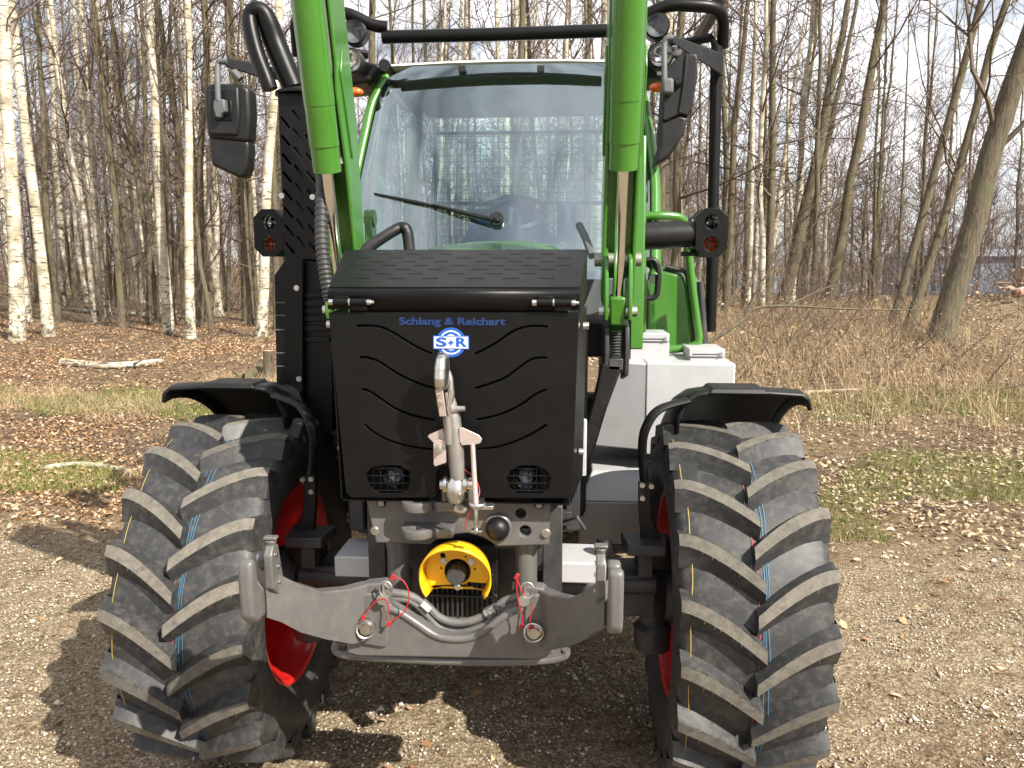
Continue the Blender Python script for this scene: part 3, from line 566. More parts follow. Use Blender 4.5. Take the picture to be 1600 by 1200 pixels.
tpart('clevis_pin', MB().tube([W(688, 757, TY+.01), W(742, 757, TY+.01)], .0135, 16).tube([W(694, 757, TY), W(699, 757, TY)], .022, 16).tube([W(724, 757, TY), W(729, 757, TY)], .021, 16), M['zinc'], tl)
tpart('pin_rod', MB().tube([W(738.5, 694, TY-.02), W(741.5, 750, TY-.03), W(744, 795, TY-.045)], [.0065, .007, .0085], 12), M['pinkzinc'], tl)
tpart('pin_washer', MB().lathe([(.001, .006), (.022, .006), (.024, 0), (.022, -.006), (.001, -.006)], W(746, 788, TY-.045), (0, 0, 1), 20).box(W(757, 791, TY-.045), (.05, .03, .010)).tube([W(744, 795, TY-.045), W(744, 832, TY-.045)], .006, 10).box(W(745, 829, TY-.045), (.03, .02, .006)), M['zinc'], tl, .001)
tpart('red_cord', MB().tube(smooth_path([W(*p) for p in [(703, 736, TY-.01), (722, 733, TY-.01), (740, 745, TY-.02), (748, 760, TY-.02), (748, 775, TY-.03), (735, 795, TY-.05), (729, 815, TY-.05), (727, 828, TY-.05)]], 5), .0016, 6), M['redcord'], tl)

# ---- silver tank armour on the tractor's left (photo right)
AY = 3.46
Q = lambda x, y, Y: W(x, y, Y)
def solid(front, depth, mb=None):
    mb = mb or MB(); n = len(front); back = [np.array(p)+np.array([0, depth, 0]) for p in front]
    return mb.add(list(front)+back, [tuple(range(n)), tuple(range(2*n-1, n-1, -1))]+[(i, i+n, (i+1) % n+n, (i+1) % n) for i in range(n)])
a1, a2 = Q(1010, 567, AY), Q(1150, 567, AY); zt = a1[2]
arm_ = part('side_armour', solid([(a1[0], AY, zt), (a2[0], AY, zt), (a2[0], AY, .95), (a1[0], AY, .95)], .75), M['silver'], T, .008, label='silver painted steel tank armour')
bl, bl2 = Q(966, 569, AY+.05), Q(916, 742, AY+.10)
kw = .35; yl, yl2 = AY+.004+kw*(a1[0]-bl[0]), AY+.004+kw*(a1[0]-bl2[0])
part('armour_wing', MB().hexa([(a1[0]+.004, AY+.004, .97), (bl2[0], yl2, .97), (bl2[0], AY+.45, .97), (a1[0]+.004, AY+.45, .97), (a1[0]+.004, AY+.004, zt-.004), (bl[0], yl, zt-.004), (bl[0], AY+.45, zt-.004), (a1[0]+.004, AY+.45, zt-.004)]), M['silver'], arm_, .006)
zl = Q(960, 745, 3.40)[2]; zb = Q(960, 846, 3.40)[2]; xl = Q(905, 760, 3.40)[0]; xr = .98
zm = Q(960, 785, 3.33)[2]
part('armour_step', MB().hexa([(xl, 3.36, zb), (xr, 3.36, zb), (xr, 4.1, zb), (xl, 4.1, zb), (xl, 3.33, zm), (xr, 3.33, zm), (xr, 4.1, zm), (xl, 4.1, zm)]), M['silver'], arm_, .006)
part('armour_slope', MB().hexa([(xl+.002, 3.332, zm+.002), (xr, 3.332, zm+.002), (xr, 4.1, zm+.002), (xl+.002, 4.1, zm+.002), (xl+.06, 3.47, zl+.01), (xr, 3.47, zl+.01), (xr, 4.1, zl+.01), (xl+.06, 4.1, zl+.01)]), M['silver'], arm_, .006)
part('armour_edge', MB().pbox(905, 846, 975, 852, 3.40, .3), M['dark'], arm_)
for x0, y0, x1, y1, Yb in ((985, 534, 1045, 566, AY+.16), (1078, 558, 1132, 568, AY+.10)):
    bx = part('filler_box', MB().pbox(x0, y0, x1, y1+4, Yb, .22), M['silver'], arm_, .004)
    part('filler_lid', MB().pbox(x0-1, y0-13, x1+1, y0, Yb-.008, .236), M['silver'], bx, .004)
    part('lid_slot', MB().pbox(x0+4, y0-5.2, x1-4, y0-3.6, Yb-.010, .006), M['dark'], bx)
    part('lid_screw', MB().disc(W(x1-6, y0-4.5, Yb-.008), .008, (0, -1, 0), .006, 10), M['zinc'], bx)
# dark curved stay between guard and armour, and left-hand counterparts
part('loader_subframe', MB().ppoly([(940, 568), (974, 570), (948, 640), (930, 700), (908, 745), (898, 745), (908, 690), (926, 630)], 2.75, .05), M['plastic'], T, .008)
for q4 in ((884, 690, 906, 830), (541, 700, 570, 830)): part('subframe_box', MB().pbox(*q4, 2.55, .3), M['dark'], T, .008)
part('step_plate', MB().pbox(903, 655, 916, 745, 2.62, .02), M['silver'], T, .006)
part('latch_bracket', MB().pbox(876, 800, 892, 822, 2.35, .03).ptube([(880, 815, 2.34), (902, 808, 2.30), (915, 828, 2.30)], .006, 6), M['dark'], T, .002)
part('side_tank', MB().box((-.62, 3.95, .92), (.5, 1.0, .55)), M['dark'], T, .04)

# ---- exhaust armour, pipe guard and pipe (photo left)
EY = 2.92
e3 = lambda x, y: (380+x/4, 300+y/4)
ea = part('exhaust_armour', solid([W(*e3(x, y), EY) for x, y in [(192, 522), (265, 418), (372, 418), (376, 1500), (215, 1500)]], .30), M['black'], T, .004)
part('armour_recess', MB().ppoly([e3(x, y) for x, y in [(376, 430), (520, 440), (560, 600), (560, 1500), (376, 1500)]], EY+.035, .25), M['black'], ea, .004)
for k, y in enumerate((628, 678, 728, 776, 836, 907)):
    part('louvre', MB().ppoly([e3(380, y), e3(540, y-4), e3(540, y+30), e3(380, y+34)], EY+.022, .012), M['black'], ea, .002)
for x, y in ((335, 600), (350, 1168)):
    part('armour_bolt', MB().disc(W(*e3(x, y), EY), .0105, (0, -1, 0), .004, 16).disc(W(*e3(x, y), EY-.004), .007, (0, -1, 0), .005, 6), M['zinc'], ea)
for y in (690, 770, 860, 1005, 1088):
    part('slot_light_bar', MB().pbox(*e3(200, y-3), *e3(262, y+4), EY-.002, .02), M['cabgrey'], ea)  # solid grey bars: light coming through the slots put into their colour
SY = 2.98
# slotted stack guard: half-octagon sheet with diagonal slots, closed behind
xa, xb = W(437, 200, SY)[0], W(497, 200, SY)[0]; zt_, zb_ = W(460, 146, SY)[2], W(460, 405, SY)[2]; wd = xb-xa
holes = []
for col in range(3):
    for k in range(9):
        u = .018+col*.045; v = (zb_-zt_)*-1*(k+.35*(col % 2))/9.2+.012
        if v+.07 > zt_-zb_: continue
        l = .052; w_ = .0055
        d = np.array([.62, -.78]); n_ = np.array([.78, .62])*w_
        p = np.array([xa+u-.012, zb_+v+.05])
        q = p+d*l
        if q[0] > xb-.006: q = p+d*((xb-.006-p[0])/d[0])
        holes.append([p+n_, q+n_, q-n_, p-n_])
sg = plate('stack_guard', [(xa, zb_), (xb, zb_), (xb, zt_), (xa, zt_)], holes, front_matrix(SY), .004, M['black'], T)
part('guard_shell', MB().grid([[(xa, SY, z), (xa-.012, SY+.05, z), (xa+.01, SY+.13, z), (xb-.01, SY+.13, z), (xb+.012, SY+.05, z), (xb, SY, z)] for z in (zb_, zt_)]), M['black'], sg)
for k in range(9):
    z = zb_+.04+k*(zt_-zb_)/9; part('shell_screw', MB().ball((xa-.006, SY+.02, z), .005, 6, 4), M['zinc'], sg)
for x, y in ((489, 308), (441, 306)):
    part('guard_bolt', MB().disc(W(x, y, SY-.002), .011, (0, -1, 0), .008, 8), M['zinc'], sg)
cx_ = (xa+xb)/2
part('exhaust_silencer', MB().tube([(cx_, SY+.07, zb_-.1), (cx_, SY+.07, zt_)], .055, 16), M['dark'], T)
part('stack_flange', MB().lathe([(.001, .018), (.060, .018), (.10, .004), (.102, -.006), (.001, -.006)], (cx_, SY+.06, zt_+.008), (0, 0, 1), 22), M['black'], T, ang=30)
pp = smooth_path([W(*p) for p in [(459, 138, SY+.06), (441, 95, SY+.06), (428, 62, SY+.06), (420, 38, SY+.05), (411, 20, SY+.04), (399, 15, SY+.03), (391, 26, SY+.03), (392, 45, SY+.02), (402, 85, SY+.01), (417, 125, SY+.0), (422, 140, SY+.0)]], 5)
n_ = len(pp); part('exhaust_pipe', MB().tube(pp, [.042-.013*min(1, max(0, (i/n_-.22)/.25)) for i in range(n_)], 18), M['black'], T, ang=60)
# corrugated intake hose
hpth = smooth_path([W(*p) for p in [(507, 250, 2.72), (503, 320, 2.66), (503, 380, 2.62), (509, 430, 2.60), (516, 470, 2.60)]], 26)
part('corrugated_hose', MB().tube(hpth, [.024 if i % 4 < 2 else .020 for i in range(len(hpth))], 12), M['hose'], T, ang=70)

# ---- lamp guards on arms
for sx, cx_, tip in ((-1, 420, 3), (1, 1112, -3)):
    LY = 3.0; c = W(cx_, 364, LY); w2, h2 = .0565, .088; ch = .032
    og = [(c[0]-w2+ch, c[2]-h2), (c[0]+w2-ch, c[2]-h2), (c[0]+w2, c[2]-h2+ch), (c[0]+w2, c[2]+h2-ch), (c[0]+w2-ch, c[2]+h2), (c[0]-w2+ch, c[2]+h2), (c[0]-w2, c[2]+h2-ch), (c[0]-w2, c[2]-h2+ch)]
    hl = [[(c[0]+.0285*math.cos(2*math.pi*k/24), c[2]+dz+.0285*math.sin(2*math.pi*k/24)) for k in range(24)] for dz in (.040, -.040)]
    lg = plate('lamp_guard', og, hl, front_matrix(LY), .005, M['black'], T)
    part('guard_casing', MB().grid([[(x, LY+.002, z) for x, z in og+[og[0]]], [(x-sx*.01, LY+.12, z) for x, z in og+[og[0]]]]), M['black'], lg)
    for dz, mt in ((.040, 'chrome'), (-.040, 'orange')):
        q = (c[0], LY+.035, c[2]+dz)
        part('marker_lamp', MB().lathe([(.031, .0), (.028, .004), (.022, .020), (.001, .030)], q, (0, 1, 0), 20), M[mt], lg, ang=40)
        part('lamp_lens', MB().lathe([(.030, .0), (.02, -.012), (.001, -.016)], q, (0, 1, 0), 18), M['lens'], lg, ang=60)
        for d in (-.009, .009):
            part('guard_wire', MB().tube([(q[0]+d, LY+.008, q[2]-.030), (q[0]+d, LY+.008, q[2]+.030)], .0016, 5).tube([(q[0]-.030, LY+.010, q[2]+d), (q[0]+.030, LY+.010, q[2]+d)], .0016, 5), M['black'], lg)
    for dz in (.045, -.045): part('casing_bolt', MB().disc((c[0]-sx*.058, LY+.05, c[2]+dz), .008, (-sx, 0, 0), .008, 8), M['zinc'], lg)
    if sx > 0: part('lamp_arm', MB().tube([W(1000, 370, 3.05), W(1030, 368, 3.05), W(1094, 365, 3.05)], [.050, .052, .046], 18), M['plastic'], T, .006)
    else: part('lamp_arm', MB().tube([W(444, 364, 3.06), W(470, 367, 3.08), W(520, 372, 3.12)], [.036, .044, .050], 18), M['plastic'], T, .006)
    if sx > 0: part('lamp_clamp', MB().pbox(1066, 393, 1092, 400, 3.05, .05), M['black'], T, .003)

# ---- loader: raised arms, lift cylinders and masts
for sx in (-1, 1):
    X = lambda u: sx*u
    pin = np.array([X(.478), 2.74, 1.64]); low = np.array([X(.482), 2.63, 2.085]); top = np.array([X(.480), 2.478, 2.56]); up = low+(top-low)*2.6
    cyl = part('loader_cylinder', MB().tube([low+(up-low)*t for t in (0, .065, .066, .16, .161, .55, .551, 1)], [.0455, .0455, .0475, .0475, .049, .049, .0505, .0505], 28), M['green'], T, ang=30)
    part('piston_rod', MB().tube([pin, low+(up-low)*.02], .0185, 18), M['chrome'], cyl)
    part('rod_end', MB().box(pin+np.array([0, 0, -.01]), (.055, .06, .10), (.2, 0, 0)), M['green'], cyl, .008)
    part('cylinder_weld', MB().tube([low+(up-low)*.064, low+(up-low)*.068], .0482, 28), M['green'], cyl)
    # pipe along the cylinder
    part('hydraulic_pipe', MB().tube([low+np.array([X(-.03), .05, .04]), low+(up-low)*.5+np.array([X(-.03), .055, 0]), up+np.array([X(-.03), .06, 0])], .009, 10), M['steel'], cyl)
    part('pipe_nut', MB().tube([low+np.array([X(-.03), .05, .03]), low+np.array([X(-.03), .05, .055])], .013, 6), M['zinc'], cyl)
    # arm: channel of two cheeks and a web, behind the cylinder
    ax = np.array([0, top[1]-low[1], top[2]-low[2]]); ax /= np.linalg.norm(ax); bk = np.array([0, ax[2], -ax[1]])
    def A(t, b, x): return np.array([X(x), low[1], low[2]])+ax*t+bk*b
    chk = lambda x: [A(-.46, .02, x), A(-.30, .035, x), A(.0, .045, x), A(.25, .03, x), A(.33, .055, x), A(1.3, .06, x), A(1.3, .22, x), A(.1, .22, x), A(-.25, .16, x), A(-.46, .11, x)]
    arm = part('loader_arm', MB().prism(chk(.425), (X(.012), 0, 0)), M['green'], T, .003)
    part('arm_cheek', MB().prism(chk(.527), (X(.012), 0, 0)), M['green'], arm, .003)
    part('arm_web', MB().prism([A(-.40, .10, .437), A(1.3, .15, .437), A(1.3, .165, .437), A(-.40, .115, .437)], (X(.09), 0, 0)), M['green'], arm, .002)
    part('arm_gusset', MB().prism([A(.02, .10, .418), A(.30, .07, .418), A(.36, .11, .418), A(.34, .15, .418), A(.05, .15, .418)], (X(.008), 0, 0)), M['green'], arm, .003)
    part('arm_gusset', MB().prism([A(.02, .10, .541), A(.30, .07, .541), A(.36, .11, .541), A(.34, .15, .541), A(.05, .15, .541)], (X(.008), 0, 0)), M['green'], arm, .003)
    # yoke around the rod end
    for x in (.432, .512):
        part('yoke_plate', MB().prism([(X(x), 2.70, 1.595), (X(x), 2.69, 1.63), (X(x), 2.70, 1.72), (X(x), 2.72, 1.80), (X(x), 2.80, 1.84), (X(x), 2.90, 1.80), (X(x), 2.90, 1.595)], (X(.014), 0, 0)), M['green'], arm, .004)
    part('yoke_pin', MB().tube([(X(.415), 2.74, 1.625), (X(.545), 2.74, 1.625)], .019, 16), M['zinc'], arm)
    part('pivot_boss', MB().tube([(X(.40), 2.80, 1.80), (X(.56), 2.80, 1.80)], .024, 16), M['steel'], arm)
    # mast box down to the subframe
    mast = part('loader_mast', MB().prism([(X(.54), 2.97, 1.47), (X(.54), 2.97, 1.72), (X(.54), 3.02, 2.25), (X(.54), 3.14, 2.25), (X(.54), 3.14, 1.47)], (X(.05), 0, 0)), M['green'], T, .006)
    for x in (.437, .507):
        part('mast_bracket', MB().prism([(X(x), 2.76, 1.40), (X(x), 2.74, 1.50), (X(x), 2.76, 1.57), (X(x), 2.92, 1.60), (X(x), 2.96, 1.36)], (X(.016), 0, 0)), M['dark'], mast, .004)
    part('bracket_spring', MB().tube([(X(.478), 2.76, 1.47+.005*i) for i in range(18)], [.020 if i % 2 else .014 for i in range(18)], 10), M['dark'], mast)
    part('spring_block', MB().box((X(.478), 2.77, 1.44), (.05, .04, .04)), M['dark'], mast, .003)
    part('pivot_knuckle', MB().tube([(X(.46), 3.18, 1.965), (X(.50), 3.18, 1.965)], .035, 16).box((X(.48), 3.18, 1.90), (.03, .08, .12)), M['green'], mast, .004)

# ---- cab
def scr(z):                       # windscreen sheet: half width and depth at height z
    t = (z-1.72)/(2.745-1.72); return .655+.015*math.sin(math.pi*t)-.06*max(0, t-.45)/.55, 3.50+.52*t+.03*math.sin(math.pi*t)
zs = [1.72+(2.745-1.72)*i/22 for i in range(23)]
def scrpt(u, z, inset=0.0):
    hw_, Y = scr(z); 
    rc = .17; dz = 2.745-z
    if dz < rc: hw_ -= rc*(1-math.sqrt(max(0, 1-((rc-dz)/rc)**2)))*.75
    return (u*(hw_-inset), Y+.018*(u*u), z)
ws = part('windscreen', MB().grid([[scrpt(-1+2*j/24, z) for j in range(25)] for z in zs]), M['glass'], T, ang=180)
ws['label'] = 'large curved windscreen reflecting clouds'
for sx in (-1, 1):
    rows = []
    for z in zs:
        a = np.array(scrpt(sx, z)); rows.append([a+np.array([-sx*.030, -.002, 0]), a+np.array([sx*.008, .010, 0]), a+np.array([sx*.012, .05, 0])])
    part('screen_edge_band', MB().grid(rows), M['plastic'], ws, ang=60).modifiers.new('t', 'SOLIDIFY').thickness = .006
    pl = smooth_path([np.array(scrpt(sx, z))+np.array([sx*.035, .055, 0]) for z in zs[::3]], 3)
    part('cab_pillar', MB().tube(pl, .030, 10, flat=1.5), M['green'], T, ang=60)
    # rear pillars, side glass and door frame
    part('cab_pillar', MB().tube([(sx*.70, 5.25, 1.2), (sx*.74, 5.3, 2.0), (sx*.66, 5.2, 2.72)], .035, 8), M['green'], T)
    part('cab_pillar', MB().tube([(sx*.73, 4.45, 1.2), (sx*.76, 4.45, 2.0), (sx*.68, 4.45, 2.72)], .028, 8), M['green'], T)
    part('side_window', MB().grid([[(sx*(.72-.05*t), 3.66+.38*t+(5.2-3.66-.38*t)*k/6, 1.35+1.36*t) for k in range(7)] for t in [i/6 for i in range(7)]]), M['glass2'], T, ang=180)
    part('roof_rib', MB().tube([(sx*.60, 4.02, 2.75), (sx*.66, 5.25, 2.74)], .03, 8), M['plastic'], T)
for x in (722, 845):
    part('screen_clip', MB().box(W(x, 108, 4.0), (.035, .03, .03)), M['cabgrey'], ws, .004)
# roof shell
def ringr(z, k, y0):
    return [(x*k, 4.62+(y-4.62)*(k*.99)+y0, z) for x, y in [(-.60, 3.93), (-.3, 3.885), (0, 3.87), (.3, 3.885), (.60, 3.93), (.70, 4.05), (.75, 4.5), (.75, 5.1), (.68, 5.35), (-.68, 5.35), (-.75, 5.1), (-.75, 4.5), (-.70, 4.05)]]
rr_ = [ringr(2.752, .97, .15), ringr(2.760, 1.0, .15), ringr(2.772, .99, .16), ringr(2.79, .94, .20), ringr(2.80, .8, .25)]
mb = MB()
for i in range(len(rr_)-1): mb.grid([rr_[i]+[rr_[i][0]], rr_[i+1]+[rr_[i+1][0]]])
mb.add(rr_[-1], [tuple(range(13))]); mb.add(rr_[0], [tuple(range(12, -1, -1))])
part('cab_roof', mb, M['white'], T, ang=50)
part('roof_lining', MB().box((0, 4.75, 2.735), (1.2, 1.1, .02)), M['lining'], T)
for sx in (-1, 1):
    part('roof_corner_housing', MB().hexa([(sx*.66, 3.95, 2.66), (sx*.82, 3.98, 2.64), (sx*.82, 4.25, 2.64), (sx*.66, 4.25, 2.66), (sx*.62, 3.97, 2.745), (sx*.82, 4.0, 2.80), (sx*.82, 4.25, 2.80), (sx*.62, 4.25, 2.75)]), M['plastic'], T, .02)
    for i, (dx, z) in enumerate(((.70, 2.86), (.72, 2.73))):
        wl = part('work_light', MB().lathe([(.052, -.02), (.060, -.012), (.060, .04), (.04, .07), (.001, .07)], (sx*dx, 3.86, z), (0, 1, 0), 24), M['plastic'], T, ang=35)
        part('lamp_reflector', MB().lathe([(.052, -.018), (.04, .012), (.001, .02)], (sx*dx, 3.86, z), (0, 1, 0), 24), M['cabgrey'] if i == 0 else M['chrome'], wl, ang=60)
        part('lamp_lens', MB().lathe([(.052, -.019), (.03, -.026), (.001, -.028)], (sx*dx, 3.86, z), (0, 1, 0), 24), M['lens'], wl, ang=60)
    part('turn_lamp', MB().ball((sx*.72, 3.9, 2.60), (.045, .03, .022)), M['orange'], T)
# roof guard rails
RY = 3.88
part('roof_guard_rail', MB().tube([W(598, 58, RY), W(770, 54, RY), W(950, 48, RY)], .030, 14), M['black'], T, ang=60)
for sx in (-1, 1):
    e = W(1118, 300, 4.0)[0]
    pth = smooth_path([(sx*.55, RY, 2.885), (sx*.62, RY-.01, 2.895), (sx*.74, RY-.02, 2.945), (sx*.86, RY-.02, 2.945), (sx*.95, RY, 2.94), (sx*1.0, RY+.04, 2.92), (sx*1.02, RY+.10, 2.88), (sx*1.03, RY+.14, 2.80)], 5)
    rl = part('roof_side_rail', MB().tube(pth, .028, 14), M['black'], T, ang=60)
    part('rail_return', MB().tube(smooth_path([(sx*.98, RY+.03, 2.97), (sx*.99, RY+.5, 2.98), (sx*.95, 5.0, 2.98), (sx*.7, 5.5, 2.95), (sx*.5, 5.55, 2.95)], 4), .03, 10), M['black'], rl, ang=60)
    zb0 = W(1118, 518, 4.0)[2]
    e2 = W(1118, 125, 4.0)[0]; part('side_guard_post', MB().tube([(sx*e, 4.0, zb0), (sx*e2, 4.0, 2.80)], .0275, 14), M['black'], T)
    part('post_stay', MB().tube([(sx*e2, 4.0, 2.79), (sx*(e2-.03), 3.99, 2.84), (sx*.70, 4.1, 2.82)], .022, 8), M['black'], T)
    part('post_stay', MB().tube([(sx*e, 4.0, zb0+.15), (sx*.78, 4.4, zb0+.1)], .02, 8), M['black'], T)
part('rear_guard_rail', MB().tube([(-.5, 5.55, 2.95), (.5, 5.55, 2.95)], .03, 10), M['black'], T)

# ---- mirrors
def mirror(arm_pts, tube_pts, body, name_lbl, turned):
    mr = bpy.data.objects.new('mirror', None); mr.location = tuple(W(*tube_pts[-1])); link(mr, T); mr['label'] = name_lbl; inv = Matrix.Translation(-mr.location)
    def mp_(*a, **k):
        o = part(*a, **k); o.matrix_parent_inverse = inv; return o
    mp_('mirror_tube', MB().tube(smooth_path([W(*p) for p in tube_pts], 4), .013, 10), M['cabgrey'], mr, ang=60)
    mp_('mirror_arm', MB().hexa([W(*p) for p in arm_pts]), M['plastic'], mr, .006)
    body(mp_, mr)
    return mr
MY = 3.72
def lbody(mp_, mr):
    f = [(320, 133), (334, 130), (378, 130), (389, 137), (391, 160), (390, 215), (387, 222), (325, 214), (320, 180)]
    mp_('mirror_shell', MB().ppoly([(318, 134), (333, 129), (379, 131), (389, 138), (391, 180), (388, 222), (324, 215), (319, 175)], MY, .10), M['plastic'], mr, .018, seg=3)
    mp_('shell_rim', MB().ppoly([(324, 139), (372, 135), (374, 180), (371, 212), (328, 210), (324, 175)], MY-.012, .03), M['plastic'], mr, .010)
    mp_('lower_shell', MB().ppoly([(325, 212), (388, 219), (389, 230), (387, 262), (382, 277), (371, 277), (330, 258), (327, 240)], MY+.01, .09), M['plastic'], mr, .016, seg=3)
    mp_('shell_recess', MB().pbox(333, 157, 363, 189, MY-.016, .01), M['black'], mr, .006)
    mp_('swivel_joint', MB().ppoly([(333, 156), (350, 154), (352, 174), (345, 178), (344, 184), (336, 184), (332, 168)], MY-.05, .05), M['cabgrey'], mr, .008)
mirror([(352, 104, MY), (420, 126, MY+.05), (420, 126, MY+.09), (352, 104, MY+.04), (352, 91, MY), (420, 100, MY+.05), (420, 100, MY+.09), (352, 91, MY+.04)],
       [(355, 96, MY), (344, 96, MY), (340, 103, MY), (340, 130, MY-.03), (341, 158, MY-.04)], lbody, 'black wing mirror seen from behind, hanging left of the exhaust', 0)
part('mirror_arm_root', MB().tube([W(420, 113, MY+.07), W(466, 122, 3.98)], .028, 8), M['plastic'], T)
part('mirror_clamp', MB().tube([W(365, 112, MY), W(376, 124, MY)], .018, 8), M['cabgrey'], T)
RM = 3.62
def rbody(mp_, mr):
    # crescent shell seen edge-on: front outline and a back shifted to the side
    oc = [(1060, 87), (1075, 83), (1089, 83), (1091, 92), (1090, 120), (1083, 165), (1076, 182), (1064, 178), (1040, 190), (1034, 188), (1036, 150), (1040, 110)]
    mp_('mirror_shell', MB().ppoly(oc, RM, .16), M['plastic'], mr, .016, seg=3)
    lo = [(1033, 190), (1062, 179), (1075, 184), (1068, 210), (1058, 228), (1045, 246), (1023, 259), (1026, 245), (1032, 225)]
    mp_('lower_shell', MB().ppoly(lo, RM+.01, .15), M['plastic'], mr, .012, seg=3)
    mp_('shell_ridge', MB().tube(smooth_path([W(x, y, RM-.002) for x, y in [(1073, 86), (1070, 120), (1066, 150), (1062, 176)]], 4), .008, 8), M['plastic'], mr)
    mp_('swivel_joint', MB().pbox(1035, 121, 1053, 146, RM-.05, .06), M['cabgrey'], mr, .012)
    mp_('swivel_pin', MB().tube([W(1050, 132, RM-.03), W(1058, 130, RM)], .022, 12), M['black'], mr)
mirror([(1048, 66, RM), (1128, 118, RM+.30), (1128, 118, RM+.38), (1048, 66, RM+.06), (1047, 53, RM), (1130, 84, RM+.30), (1130, 84, RM+.38), (1047, 53, RM+.06)],
       [(1052, 60, RM), (1042, 60, RM), (1038, 70, RM), (1038, 100, RM-.02), (1038, 125, RM-.03)], rbody, 'black wing mirror folded edge-on beside the roof lights', 0)
part('mirror_clamp', MB().tube([W(1054, 72, RM), W(1054, 86, RM+.02)], .012, 8).lathe([(.001, .01), (.035, .008), (.035, -.004), (.001, -.008)], W(1052, 83, RM+.03), (0, -.4, 1), 14), M['cabgrey'], T)
part('arm_hinge', MB().tube([W(1125, 85, RM+.33), W(1125, 118, RM+.33)], .017, 12), M['plastic'], T)

# ---- handrail, door handle, rear fenders on the photo's right
HYr = 3.75
part('hand_rail', MB().tube(smooth_path([W(*p) for p in [(1005, 338, HYr-.1), (1030, 337, HYr-.1), (1058, 339, HYr-.08), (1068, 346, HYr-.06), (1075, 365, HYr), (1077, 400, HYr), (1082, 450, HYr), (1090, 510, HYr), (1092, 530, HYr), (1086, 539, HYr), (1070, 544, HYr), (1044, 546, HYr)]], 5), .019, 12), M['green'], T, ang=60)
part('door_handle', MB().tube(smooth_path([W(*p) for p in [(1008, 407, 3.55), (1022, 407, 3.55), (1028, 420, 3.55), (1028, 445, 3.55), (1024, 463, 3.55), (1010, 467, 3.55)]], 4), .014, 10), M['plastic'], T, ang=60)
part('lever_knob', MB().ball(W(1000, 467, 3.5), .021), M['plastic'], T)
part('lever_rod', MB().tube([W(999, 470, 3.5), W(990, 487, 3.5)], .006, 8), M['steel'], T)
for sx in (-1, 1):
    # rear fender: arched sheet with flat front, then side lip
    rows = []
    FYc, FZc, FR = 5.15, .82, .93
    for a in range(200, 10, -10):
        r_ = math.radians(a); rows.append([(sx*u, FYc+FR*math.cos(r_)+dy, FZc+FR*math.sin(r_)) for u, dy in ((.50, 0), (.72, 0), (.98, 0), (1.06, .02), (1.09, .06))])
    part('rear_fender', MB().grid(rows), M['green'], T, ang=60).modifiers.new('t', 'SOLIDIFY').thickness = .012
DY = 4.10
fp = [(1004, 470), (1008, 440), (1020, 422), (1035, 417), (1052, 421), (1068, 426), (1076, 445), (1083, 490), (1086, 560), (1004, 560)]
df = part('fender_front', MB().ppoly(fp, DY, .18), M['green'], T, .03, seg=4)
part('fender_trim', MB().tube(smooth_path([W(x, y, DY) for x, y in [(1040, 417), (1056, 421), (1071, 425), (1077, 445), (1084, 492), (1087, 545)]], 4), .013, 8), M['plastic'], df, ang=60)
part('fender_seam', MB().ptube([(1019, 430, DY-.004), (1014, 470, DY-.004), (1013, 520, DY-.004)], .005, 6), M['dark'], df)
part('step_post', MB().tube([W(1094, 440, 3.95), W(1101, 545, 3.95)], .018, 10), M['dark'], T)
part('loader_console', MB().ppoly([(990, 300), (1010, 300), (1010, 520), (990, 520)], 3.30, .10), M['green'], T, .01)

# ---- cab interior, wiper, grid, grab bar
seat = part('seat', MB().box((.0, 4.62, 1.75), (.46, .10, .52), (-.12, 0, 0)).box((0, 4.55, 2.07), (.26, .09, .16), (-.1, 0, 0)).box((0, 4.40, 1.46), (.48, .46, .12)), M['seat'], T, .05, seg=3)
part('jacket', MB().ball((-.02, 4.50, 1.86), (.27, .14, .24)).ball((.16, 4.48, 1.78), (.14, .12, .20)), M['bluefab'], T, ang=60)
sw = part('steering_wheel', MB().lathe([(.185, -.012), (.20, 0), (.185, .012), (.172, 0), (.185, -.012)], (.01, 3.98, 2.04), (0, -.55, 1), 36), M['plastic'], T, ang=70)
part('steering_hub', MB().tube([(.01, 3.98, 2.035), (0, 3.82, 1.76)], [.06, .05], 12).box((.01, 3.98, 2.04), (.36, .03, .02), (.5, 0, 0)), M['plastic'], sw)
part('dashboard', MB().ball((-.02, 3.80, 1.80), (.21, .12, .18)), M['seat'], T, ang=60)
part('screen_panel', MB().box((.30, 4.15, 2.0), (.10, .04, .20)), M['bluefab'], T, .01)
part('panel_handle', MB().box((.30, 4.12, 2.04), (.03, .02, .09)), M['paleblue'], T, .006)
part('side_console', MB().box((.46, 4.4, 1.62), (.22, .7, .28)), M['cabgrey'], T, .03)
part('side_console', MB().box((-.46, 4.5, 1.60), (.20, .7, .2)), M['cabgrey'], T, .03)
part('cab_rear_wall', MB().box((0, 5.32, 1.45), (1.30, .04, .55)), M['cabgrey'], T)
part('rear_window', MB().box((0, 5.30, 2.2), (1.2, .006, .95)), M['glass2'], T)
gr = part('rear_window_grid', MB().tube([(-.60, 5.5, 1.75), (-.60, 5.5, 2.66), (.60, 5.5, 2.66), (.60, 5.5, 1.75), (-.60, 5.5, 1.75)], .016, 8).tube([(-.6, 5.5, 2.2), (.6, 5.5, 2.2)], .012, 8), M['black'], T)
for k in range(29): part('grid_wire', MB().tube([(-.58+k*.0414, 5.5, 1.75), (-.58+k*.0414, 5.5, 2.66)], .0017, 4), M['black'], gr)
for k in range(22): part('grid_wire', MB().tube([(-.60, 5.495, 1.77+k*.0414), (.60, 5.495, 1.77+k*.0414)], .0017, 4), M['black'], gr)
